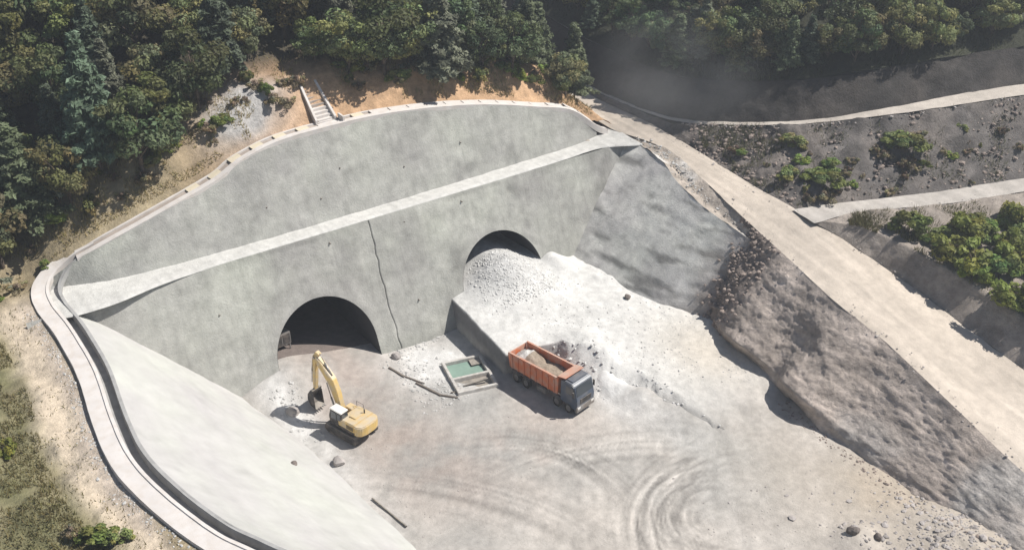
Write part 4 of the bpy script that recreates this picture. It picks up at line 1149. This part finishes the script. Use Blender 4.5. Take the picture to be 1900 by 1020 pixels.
def leaf_mesh(name, data):
    v, f, k, c = data
    o = mesh_obj(name, v, f, M_LEAF, None, k, smooth=False)
    me = o.data; bpy.data.objects.remove(o)
    return me
def trunk_mesh(name, H, limbs, r0=0.22, seed=0):
    m = MB(); r = random.Random(seed)
    p = Vector((0, 0, -0.6)); n = 5
    for k in range(n):
        q = Vector((r.uniform(-.12, .12) * k, r.uniform(-.12, .12) * k, H * (k + 1) / n))
        m.tube(p, q, r0 * (1 - 0.8 * k / n), r0 * (1 - 0.8 * (k + 1) / n), 8); p = q
    if limbs is not None:
        for c in limbs[:: max(1, len(limbs) // 12)]:
            st = Vector((0, 0, max(0.8, min(H * 0.7, c[2] * 0.45))))
            mid = (st + Vector(c)) / 2 + Vector((0, 0, 0.25))
            m.tube(st, mid, r0 * 0.42, r0 * 0.26, 6); m.tube(mid, Vector(c), r0 * 0.26, r0 * 0.08, 6)
    o = m.build(name, M_BARK, None, 0, True); me = o.data; bpy.data.objects.remove(o)
    return me
KINDS = {}
def add_kind(k, var, crown, H, limbs, r0):
    KINDS.setdefault(k, []).append((leaf_mesh("crown", crown), trunk_mesh("trunk", H, limbs, r0, var)))
for i in range(5):
    tint = [(0.135, 0.158, 0.058), (0.100, 0.128, 0.055), (0.175, 0.182, 0.072), (0.112, 0.148, 0.066), (0.158, 0.162, 0.078)][i]
    d = crown_broad(100 + i, 3.6 + 0.3 * (i % 3), 6.6 + 0.5 * (i % 2), tint=tint)
    add_kind("broad", i, d, 6.0, d[3], 0.24)
for i in range(3):
    d = crown_conifer(200 + i, 2.6 + 0.25 * i, 9.0 + 0.6 * i, [(0.115, 0.150, 0.098), (0.150, 0.178, 0.098), (0.170, 0.180, 0.125)][i])
    add_kind("conifer", i, d, 8.6, None, 0.17)
for i in range(3):
    tint = [(0.21, 0.27, 0.06), (0.16, 0.21, 0.06), (0.22, 0.23, 0.09)][i]
    d = crown_broad(300 + i, 1.5, 1.9, nclump=20, per=85, tint=tint, leaf=(0.14, 0.30), low=0.05)
    add_kind("bush", i, d, 1.3, d[3], 0.07)
d = crown_broad(330, 1.3, 1.4, nclump=16, per=60, tint=(0.22, 0.19, 0.12), leaf=(0.12, 0.28), low=0.02)
add_kind("dry", 0, d, 0.9, d[3], 0.05)

d = crown_conifer(240, 2.2, 8.0, (0.27, 0.29, 0.24))
add_kind("silver", 0, d, 7.6, None, 0.15)
def plant(kind, var, loc, sc, rz, name, label, cat, group, tilt=0.0):
    cm, tm = KINDS[kind][var % len(KINDS[kind])]
    root = bpy.data.objects.new(name, None); COL.objects.link(root)
    fl = (0.75 + 0.25 * math.sin(rz * 7), 1.0 + 0.25 * math.cos(rz * 5), 0.8) if kind in ('bush', 'dry') else (1, 1, 1)
    root.location = loc; root.scale = (sc * fl[0], sc * fl[1], sc * fl[2] * (1.08 + 0.16 * math.sin(rz * 3))); root.rotation_euler = (tilt, 0, rz)
    tr = bpy.data.objects.new("trunk" if kind not in ("bush", "dry") else "stem", tm); COL.objects.link(tr); tr.parent = root
    cr = bpy.data.objects.new("crown" if kind not in ("bush", "dry") else "foliage", cm); COL.objects.link(cr); cr.parent = root
    tag(root, label, cat, group)
    return root
ONES = ["", "first", "second", "third", "fourth", "fifth", "sixth", "seventh", "eighth", "ninth"]
ORD0 = ["first", "second", "third", "fourth", "fifth", "sixth", "seventh", "eighth", "ninth", "tenth", "eleventh", "twelfth", "thirteenth", "fourteenth", "fifteenth", "sixteenth", "seventeenth", "eighteenth", "nineteenth", "twentieth",
       "twenty-first", "twenty-second", "twenty-third", "twenty-fourth", "twenty-fifth", "twenty-sixth", "twenty-seventh", "twenty-eighth", "twenty-ninth", "thirtieth", "thirty-first", "thirty-second", "thirty-third", "thirty-fourth", "thirty-fifth", "thirty-sixth", "thirty-seventh", "thirty-eighth", "thirty-ninth", "fortieth"]
ORD = ORD0[:19] + [t + ("ieth" if k == 0 else "y-" + ONES[k]) for t in ("twent", "thirt", "fort", "fift", "sixt", "sevent", "eight", "ninet") for k in range(10)]
def hz(x, y): return float(hill_base(np.array([float(x)]), np.array([float(y)]))[0])

# forest above the portal: front row, second row, and the rows behind
tr_ = random.Random(12)
ROWS = []
def ok_dist(x, y, lst, dm): return all((x - a) ** 2 + (y - b) ** 2 > dm * dm for a, b in lst)
used = []
front = []
x = -37.0
while x < 45.5:
    cy, cz = crest_at(np.array([x])); cy = float(cy[0])
    gap = 4.2 + 1.4 * math.sin(x * 0.7) + (2.6 if -6 < x < 7.5 else 0) - (1.0 if x > 12 else 0)
    if x < -24: gap = 5.0 + (x + 24) * 0.6
    y = cy + 1.9 + gap + tr_.uniform(-0.7, 0.9)
    if not (5.6 < x < 10.6): front.append((x, y)); used.append((x, y))
    x += tr_.uniform(3.0, 4.2)
second = []; deep = []
tries = 0
while tries < 6000 and len(second) + len(deep) < 120:
    tries += 1
    x = tr_.uniform(-44, 45.0); ymax = 52 - 0.33 * (x + 20)
    cy = float(crest_at(np.array([x]))[0][0])
    y0 = cy + 10.0
    if x < -24: y0 = cy + 10 + (x + 24) * 0.5
    if ymax <= y0: ymax = y0 + 10
    y = tr_.uniform(y0, ymax)
    if not ok_dist(x, y, used, 3.7): continue
    if 10.5 < x < 15.0 and y < 28: continue
    used.append((x, y))
    (second if y < y0 + 5.5 else deep).append((x, y))
second.sort(); deep.sort()
def forest(lst, where, group):
    for i, (x, y) in enumerate(lst):
        if x > 11 and tr_.random() < 0.62 or x < 11 and tr_.random() < 0.45:
            k = "conifer"; sc = tr_.uniform(0.9, 1.3)
        else:
            k = "broad"; sc = tr_.uniform(0.7, 1.2)
        if x > 38: sc *= 0.8
        look = {"conifer": "feathery grey green conifer", "broad": "rounded green broadleaf tree"}[k]
        plant(k, tr_.randrange(9), (x, y, hz(x, y) - 0.1), sc, tr_.uniform(0, 6.28), "conifer_tree" if k == "conifer" else "broadleaf_tree",
              f"{look}, {ORD[i]} from left in {where}", "tree", group, tr_.uniform(-0.05, 0.05))
forest(front, "front row of forest", "front row of the forest")
forest(second, "second row of forest", "second row of the forest")
for i, (x, y) in enumerate(deep):
    k = "conifer" if tr_.random() < (0.5 if x > 11 else 0.2) else "broad"
    side = "left of the chute" if x < 11 else "right of the chute"
    plant(k, tr_.randrange(9), (x, y, hz(x, y) - 0.1), tr_.uniform(0.85, 1.2), tr_.uniform(0, 6.28), "conifer_tree" if k == "conifer" else "broadleaf_tree",
          ("dark conifer" if k == "conifer" else "dark broadleaf tree") + f" deep in the forest, {ORD[i]} from left, {side}", "tree", f"deep forest {k} trees {side}")

for i, (x, y, sc, lab) in enumerate([(-23.5, 21.0, 0.85, "pale silvery conifer standing out against the dark forest at far left"), (-19.5, 18.0, 0.7, "smaller pale silvery conifer beside the tall silvery one at far left"), (44.0, 24.0, 0.9, "pale silvery conifer at the right end of the forest")]):
    plant("silver", 0, (x, y, hz(x, y) - 0.1), sc, i * 2.0, "conifer_tree", lab, "tree", "pale conifers")
# bushes at the forest edge and on the dry bank
bl = []
for i in range(86):
    x = tr_.uniform(-36, 44); cy = float(crest_at(np.array([x]))[0][0])
    y = cy + 1.9 + tr_.uniform(1.6, 6.0) if x > -23 else tr_.uniform(12.5, 19)
    if 7.5 < x < 12.5: continue
    bl.append((x, y))
bl.sort()
for i, (x, y) in enumerate(bl):
    k = "dry" if tr_.random() < (0.6 if x < 8 else 0.35) else "bush"
    look = "low straw coloured shrub" if k == "dry" else "small green bush"
    plant(k, tr_.randrange(5), (x, y, hz(x, y) - 0.1), tr_.uniform(0.55, 1.15), tr_.uniform(0, 6.28), "shrub", f"{look}, {ORD[i]} from left on the soil bank above the crest drain", "shrub", "shrubs on the soil bank")
for i, (x, y, k, s, lab) in enumerate([(-32.5, -11.0, "bush", 0.9, "dark green bush at the left edge of the meadow"), (-29.4, -25.2, "bush", 0.8, "green bush in the near meadow left of the walkway"),
                                       (-28.0, -26.5, "bush", 0.65, "smaller green bush close to the walkway in the near meadow"), (-30.8, -23.6, "dry", 0.9, "straw coloured shrub in the near meadow"), (-28.9, 13.6, "bush", 0.9, "green bush at the left rim corner"), (-31, 9.6, "dry", 0.8, "dry shrub on the meadow beyond the rim corner")]):
    plant(k, i, (x, y, hz(x, y) - 0.1), s, i * 1.1, "shrub", lab, "shrub", "shrubs in the left meadow")

# far hillside trees
def lerp_line(line, u):
    L = np.array(line, float); k = np.arange(len(L))
    return np.array([np.interp(u, k, L[:, j]) for j in range(3)])
fr = []
for i in range(31):
    u = 0.5 + i * 0.31 + tr_.uniform(-0.1, 0.1)
    fr.append((u, tr_.uniform(0.02, 0.08)))
bkr = []
for i in range(66):
    bkr.append((tr_.uniform(0.4, 9.9), tr_.uniform(0.10, 0.5)))
fr.sort(); bkr.sort()
for nm, lst, wh, grp in (("f", fr, "row above dark bank, far right", "tree row on the dark bank"), ("b", bkr, "x", "far hillside trees")):
    for i, (u, v) in enumerate(lst):
        a = lerp_line(D_TOP, u); b = lerp_line(E_TOP, u); p = a * (1 - v) + b * v
        k = "broad" if tr_.random() < 0.85 else "conifer"
        lab = (f"{'leafy green tree' if k == 'broad' else 'narrow conifer'}, {ORD[i]} from left in {wh}" if nm == "f" else f"{'leafy tree' if k == 'broad' else 'conifer'} on the far hillside above the upper track, {ORD[i]} from left")
        plant(k, tr_.randrange(9), (p[0], p[1], p[2] - 0.4), tr_.uniform(0.75, 1.05) * (0.8 if nm == "f" else 1.0), tr_.uniform(0, 6.28), "broadleaf_tree" if k == "broad" else "conifer_tree", lab, "tree", grp + ("" if nm == "f" else " " + k))
for i in range(14):
    x = 22 + i * 6 + tr_.uniform(-2, 2); y = 88 + tr_.uniform(0, 8)
    plant("broad", i, (x, y, float(np.interp(x, [20, 52, 66, 90], [32, 19, 19, 25])) + (y - 84) * 0.7 - 1.5), tr_.uniform(1.0, 1.3), tr_.uniform(0, 6.28), "broadleaf_tree", f"dark leafy tree on the slope closing the cutting, {ORD[i]} from left", "tree", "trees closing the cutting")

# bushes on the rock bank and on the terrace
nb = []
for cu, cv, n_, su in ((6.6, 0.3, 12, 0.25), (7.5, 0.35, 16, 0.30), (8.1, 0.5, 12, 0.3), (8.9, 0.3, 8, 0.3), (5.2, 0.4, 4, 0.4), (9.4, 0.45, 8, 0.25)):
    for k in range(n_):
        nb.append((min(9.9, max(4.2, tr_.gauss(cu, su))), min(0.85, max(0.05, tr_.gauss(cv, 0.2)))))
nb.sort()
for i, (u, v) in enumerate(nb):
    p = lerp_line(B2_BASE, u) * (1 - v) + lerp_line(C_NEAR, u) * v
    k = "bush" if tr_.random() < 0.55 else "dry"
    plant(k, tr_.randrange(5), (p[0], p[1], p[2] - 0.15), tr_.uniform(0.3, 1.0) + (0.6 if tr_.random() < 0.2 else 0), tr_.uniform(0, 6.28), "shrub", f"{'green bush' if k == 'bush' else 'pale dry bush'}, {ORD[i]} from left on the dark rock bank", "shrub", "bushes on the rock bank")
TB = []
for i in range(900):
    x = tr_.uniform(59.0, 77); y = tr_.uniform(-50, -27)
    if y > -25.5 - (x - 58) * 0.36 - 1.5: continue
    if len(TB) >= 52 or not ok_dist(x, y, TB, 1.7): continue
    TB.append((x, y))
TB.sort()
LTV = verts_of(lt)
for i, (x, y) in enumerate(TB):
    dd = (LTV[:, 0] - x) ** 2 + (LTV[:, 1] - y) ** 2
    z = float(LTV[np.argmin(dd), 2])
    plant("bush", tr_.randrange(5), (x, y, z - 0.3), tr_.uniform(0.8, 2.2), tr_.uniform(0, 6.28), "shrub", f"bright green bush, {ORD[i]} from the road in the thicket on the right terrace", "shrub", "thicket on the right terrace")

# dry grass (nobody could count it)
def grass(name, x, y, z, h, label, tint, seed):
    r = np.random.default_rng(seed); n = len(x)
    a = r.uniform(0, 6.28, n); w = 0.035 + 0.03 * r.random(n)
    lean = r.normal(0, 0.35, (n, 2)) * h[:, None]
    b = np.stack([x, y, z - 0.05], 1)
    d = np.stack([np.cos(a) * w, np.sin(a) * w, 0 * a], 1)
    tip = b + np.stack([lean[:, 0], lean[:, 1], h], 1)
    v = np.stack([b - d, b + d, tip], 1).reshape(-1, 3)
    col = np.array(tint)[None] * r.uniform(0.6, 1.35, (n, 1)) * np.stack([r.uniform(0.9, 1.15, n), np.ones(n), r.uniform(0.8, 1.1, n)], 1)
    o = mesh_obj(name, v, np.arange(3 * n).reshape(n, 3), M_GRASS, None, np.repeat(col, 3, 0), smooth=False)
    tag(o, label, kind="stuff")
r_ = np.random.default_rng(77)
n = 26000
y = r_.uniform(-36, 12, n); out = 2.8 + np.abs(r_.normal(0, 5, n)) + 3.4 * (r_.random(n) < 0.93)
x = np.interp(y, RIM[::-1, 1], RIM[::-1, 0]) - out
q = np.stack([x, y, 0 * x], 1); keep = fbm(q, 2.5, 3, 400) > -0.25
x, y = x[keep], y[keep]
grass("meadow_grass", x, y, hill_base(x, y), r_.uniform(0.12, 0.45, len(x)), "dry olive grass of the meadow left of the walkway", (0.20, 0.18, 0.08), 401)
n = 22000
x = r_.uniform(-36, 46, n); cy = crest_at(x)[0]
y = cy + 2.4 + np.abs(r_.normal(0, 3.6, n)); q = np.stack([x, y, 0 * x], 1)
keep = (fbm(q, 2.2, 3, 410) > np.where(x < 4, -0.15, 0.12)) & ~((x > 8) & (x < 12.2) & (y < 20.5))
x, y = x[keep], y[keep]
grass("bank_grass", x, y, hill_base(x, y), r_.uniform(0.15, 0.6, len(x)), "dry straw grass on the soil bank below the forest", (0.32, 0.26, 0.14), 411)

# short drain pipes sticking out of the portal wall
wp = [(-9.6, 9.5), (4.0, 12.9), (13.2, 12.8), (21, 13.0), (12.6, 4.4)]
for x, z in wp:
    o = MB().tube((0, 0.3, 0), (0, -0.16, -0.05), 0.08, 0.08, 10).build("drain_pipe", M_DARK, None)
    o.location = (x, BAT * z, z); adopt(o, portal)
for x, z in [(-1, 17.0), (5.2, 16.4), (8.3, 18.8), (16, 17.2), (24, 18.0)]:
    o = MB().tube((0, 0.3, 0), (0, -0.16, -0.05), 0.07, 0.07, 10).build("drain_pipe", M_DARK, None)
    yb = np.interp(x, [q[0] for q in UP_BOT], [q[1] for q in UP_BOT]); cyy, czz = crest_at(np.array([x]))
    o.location = (x, yb + (cyy[0] - yb) * (z - 13.7) / (czz[0] - 13.7), z); adopt(o, portal)

# scrub and stones on the terraces and road shoulders
def along(lines, u, v):
    a = np.stack([np.interp(u, np.arange(len(lines[0])), np.array(lines[0])[:, j]) for j in range(3)], 1)
    b = np.stack([np.interp(u, np.arange(len(lines[1])), np.array(lines[1])[:, j]) for j in range(3)], 1)
    return a * (1 - v[:, None]) + b * v[:, None]
r_ = np.random.default_rng(91)
n = 9000
p = along((B2_BASE, C_NEAR), r_.uniform(4.2, 10, n), r_.uniform(0.02, 1, n)); keep = fbm(p, 2.2, 3, 420) > 0.08; p = p[keep]
grass("terrace_scrub", p[:, 0], p[:, 1], p[:, 2], r_.uniform(0.2, 0.8, len(p)), "straggly olive scrub on the dark rock bank", (0.15, 0.15, 0.09), 421)
p = along((B2_BASE, C_NEAR), r_.uniform(4, 10, 1600), r_.uniform(0.02, 1, 1600))
rubble("rubble", p, np.abs(r_.normal(0, 0.13, 1600)) + 0.04, M_BROCK, "loose brown stones on the dark rock bank", 440)
n = 14000
u = r_.uniform(0.2, 6, n); p = along((LT_B, B_NEAR), u, r_.uniform(0.0, 0.97, n)); keep = fbm(p, 3.0, 3, 422) > 0.0; p = p[keep]
grass("terrace_grass", p[:, 0], p[:, 1], p[:, 2], r_.uniform(0.15, 0.7, len(p)), "olive grass and weeds on the right terrace", (0.17, 0.17, 0.08), 423)
n = 7000
p = along((D_TOP, E_TOP), r_.uniform(0.3, 10, n), r_.uniform(0.0, 0.12, n))
grass("hill_undergrowth", p[:, 0], p[:, 1], p[:, 2], r_.uniform(0.3, 1.1, n), "dark undergrowth along the foot of the far trees", (0.06, 0.08, 0.04), 424)
def shoulder(line, u0, u1, n, spread, mat, label, seed, size=0.09, side=0.0):
    r = np.random.default_rng(seed)
    u = r.uniform(u0, u1, n)
    p = np.stack([np.interp(u, np.arange(len(line)), np.array(line)[:, j]) for j in range(3)], 1)
    p[:, :2] += r.normal(0, spread, (n, 2)) + np.array([side, 0]); p[:, 2] += 0.02
    rubble("gravel", p, np.abs(r.normal(0, size * 0.6, n)) + 0.02, mat, label, seed)
shoulder(A_LEFT, 4, 11, 260, 0.6, M_ROCK, "stones along the edge of the haul road above the earth bank", 430, 0.09, 0.6)
shoulder(A_RIGHT, 3.5, 11, 260, 0.7, M_ROCK, "stones along the far shoulder of the haul road", 431)
shoulder(B_NEAR, 0.6, 6, 500, 0.5, M_ROCK, "stones along the near edge of the side road", 432)
shoulder(C_NEAR, 4, 10, 500, 0.4, M_ROCK, "stones along the edge of the upper track", 433, 0.12)
shoulder([tuple(q) for q in RW_TOP], 0.9, 6, 500, 0.5, M_PROCK, "pale stones along the shelf above the side wall", 434, 0.12, 1.6)

# ------------------------------------------------------------------ dusty air
def vol_obj(name, verts, faces, setup, label):
    m = bpy.data.materials.new(name); m.use_nodes = True
    nt = m.node_tree; nt.nodes.remove(nt.nodes["Principled BSDF"])
    pv = N(nt, "ShaderNodeVolumePrincipled")
    nt.links.new(pv.outputs[0], nt.nodes["Material Output"].inputs["Volume"])
    setup(nt, pv)
    o = mesh_obj(name, verts, faces, m, None, None, smooth=False)
    tag(o, label, kind="stuff")
    return o
def hz_setup(nt, pv):
    pv.inputs["Color"].default_value = (0.88, 0.93, 1.0, 1); pv.inputs["Density"].default_value = 0.0006
    pv.inputs["Anisotropy"].default_value = 0.2
X0, X1, Y0, Y1, Z0, Z1 = -110, 210, -120, 190, -4, 76
bxv = [(x, y, z) for z in (Z0, Z1) for x, y in ((X0, Y0), (X1, Y0), (X1, Y1), (X0, Y1))]
vol_obj("haze", bxv, [(0, 3, 2, 1), (4, 5, 6, 7), (0, 1, 5, 4), (1, 2, 6, 5), (2, 3, 7, 6), (3, 0, 4, 7)], hz_setup, "thin dusty haze over the whole site")

def dust_setup(nt, pv):
    tc = N(nt, "ShaderNodeTexCoord")
    ln = N(nt, "ShaderNodeVectorMath", operation='LENGTH'); nt.links.new(tc.outputs["Object"], ln.inputs[0])
    mr = N(nt, "ShaderNodeMapRange", interpolation_type='SMOOTHSTEP')
    mr.inputs["From Min"].default_value = 1.0; mr.inputs["From Max"].default_value = 0.1; mr.inputs["To Max"].default_value = 1.0
    nt.links.new(ln.outputs["Value"], mr.inputs["Value"])
    nz_ = N(nt, "ShaderNodeTexNoise"); nz_.inputs["Scale"].default_value = 1.3; nz_.inputs["Detail"].default_value = 4
    nt.links.new(tc.outputs["Object"], nz_.inputs["Vector"])
    m2 = N(nt, "ShaderNodeMapRange"); m2.inputs["From Min"].default_value = 0.35; m2.inputs["From Max"].default_value = 0.7; m2.inputs["To Max"].default_value = 0.06
    nt.links.new(nz_.outputs["Fac"], m2.inputs["Value"])
    mu = N(nt, "ShaderNodeMath", operation='MULTIPLY'); nt.links.new(mr.outputs[0], mu.inputs[0]); nt.links.new(m2.outputs[0], mu.inputs[1])
    nt.links.new(mu.outputs[0], pv.inputs["Density"])
    pv.inputs["Color"].default_value = (0.85, 0.84, 0.82, 1)
bm = bmesh.new(); bmesh.ops.create_icosphere(bm, subdivisions=3, radius=1.0)
dv = [v.co[:] for v in bm.verts]; df = [[v.index for v in f.verts] for f in bm.faces]; bm.free()
for nm, loc, sc, rz, lab in (("dust_cloud", (61, 8, 21), (22, 16, 9), 0.4, "drifting grey dust over the bend of the haul road"),):
    o = vol_obj(nm, dv, df, dust_setup, lab)
    o.location = loc; o.scale = sc; o.rotation_euler = (0, 0, rz)

o = MB().tube((-5.35, -19.6, 0.16), (-4.55, -24.6, 0.16), 0.09, 0.09, 8).build("steel_pipe", M_DARK, None)
tag(o, "thin dark pipe lying along the toe of the left slope", "pipe")
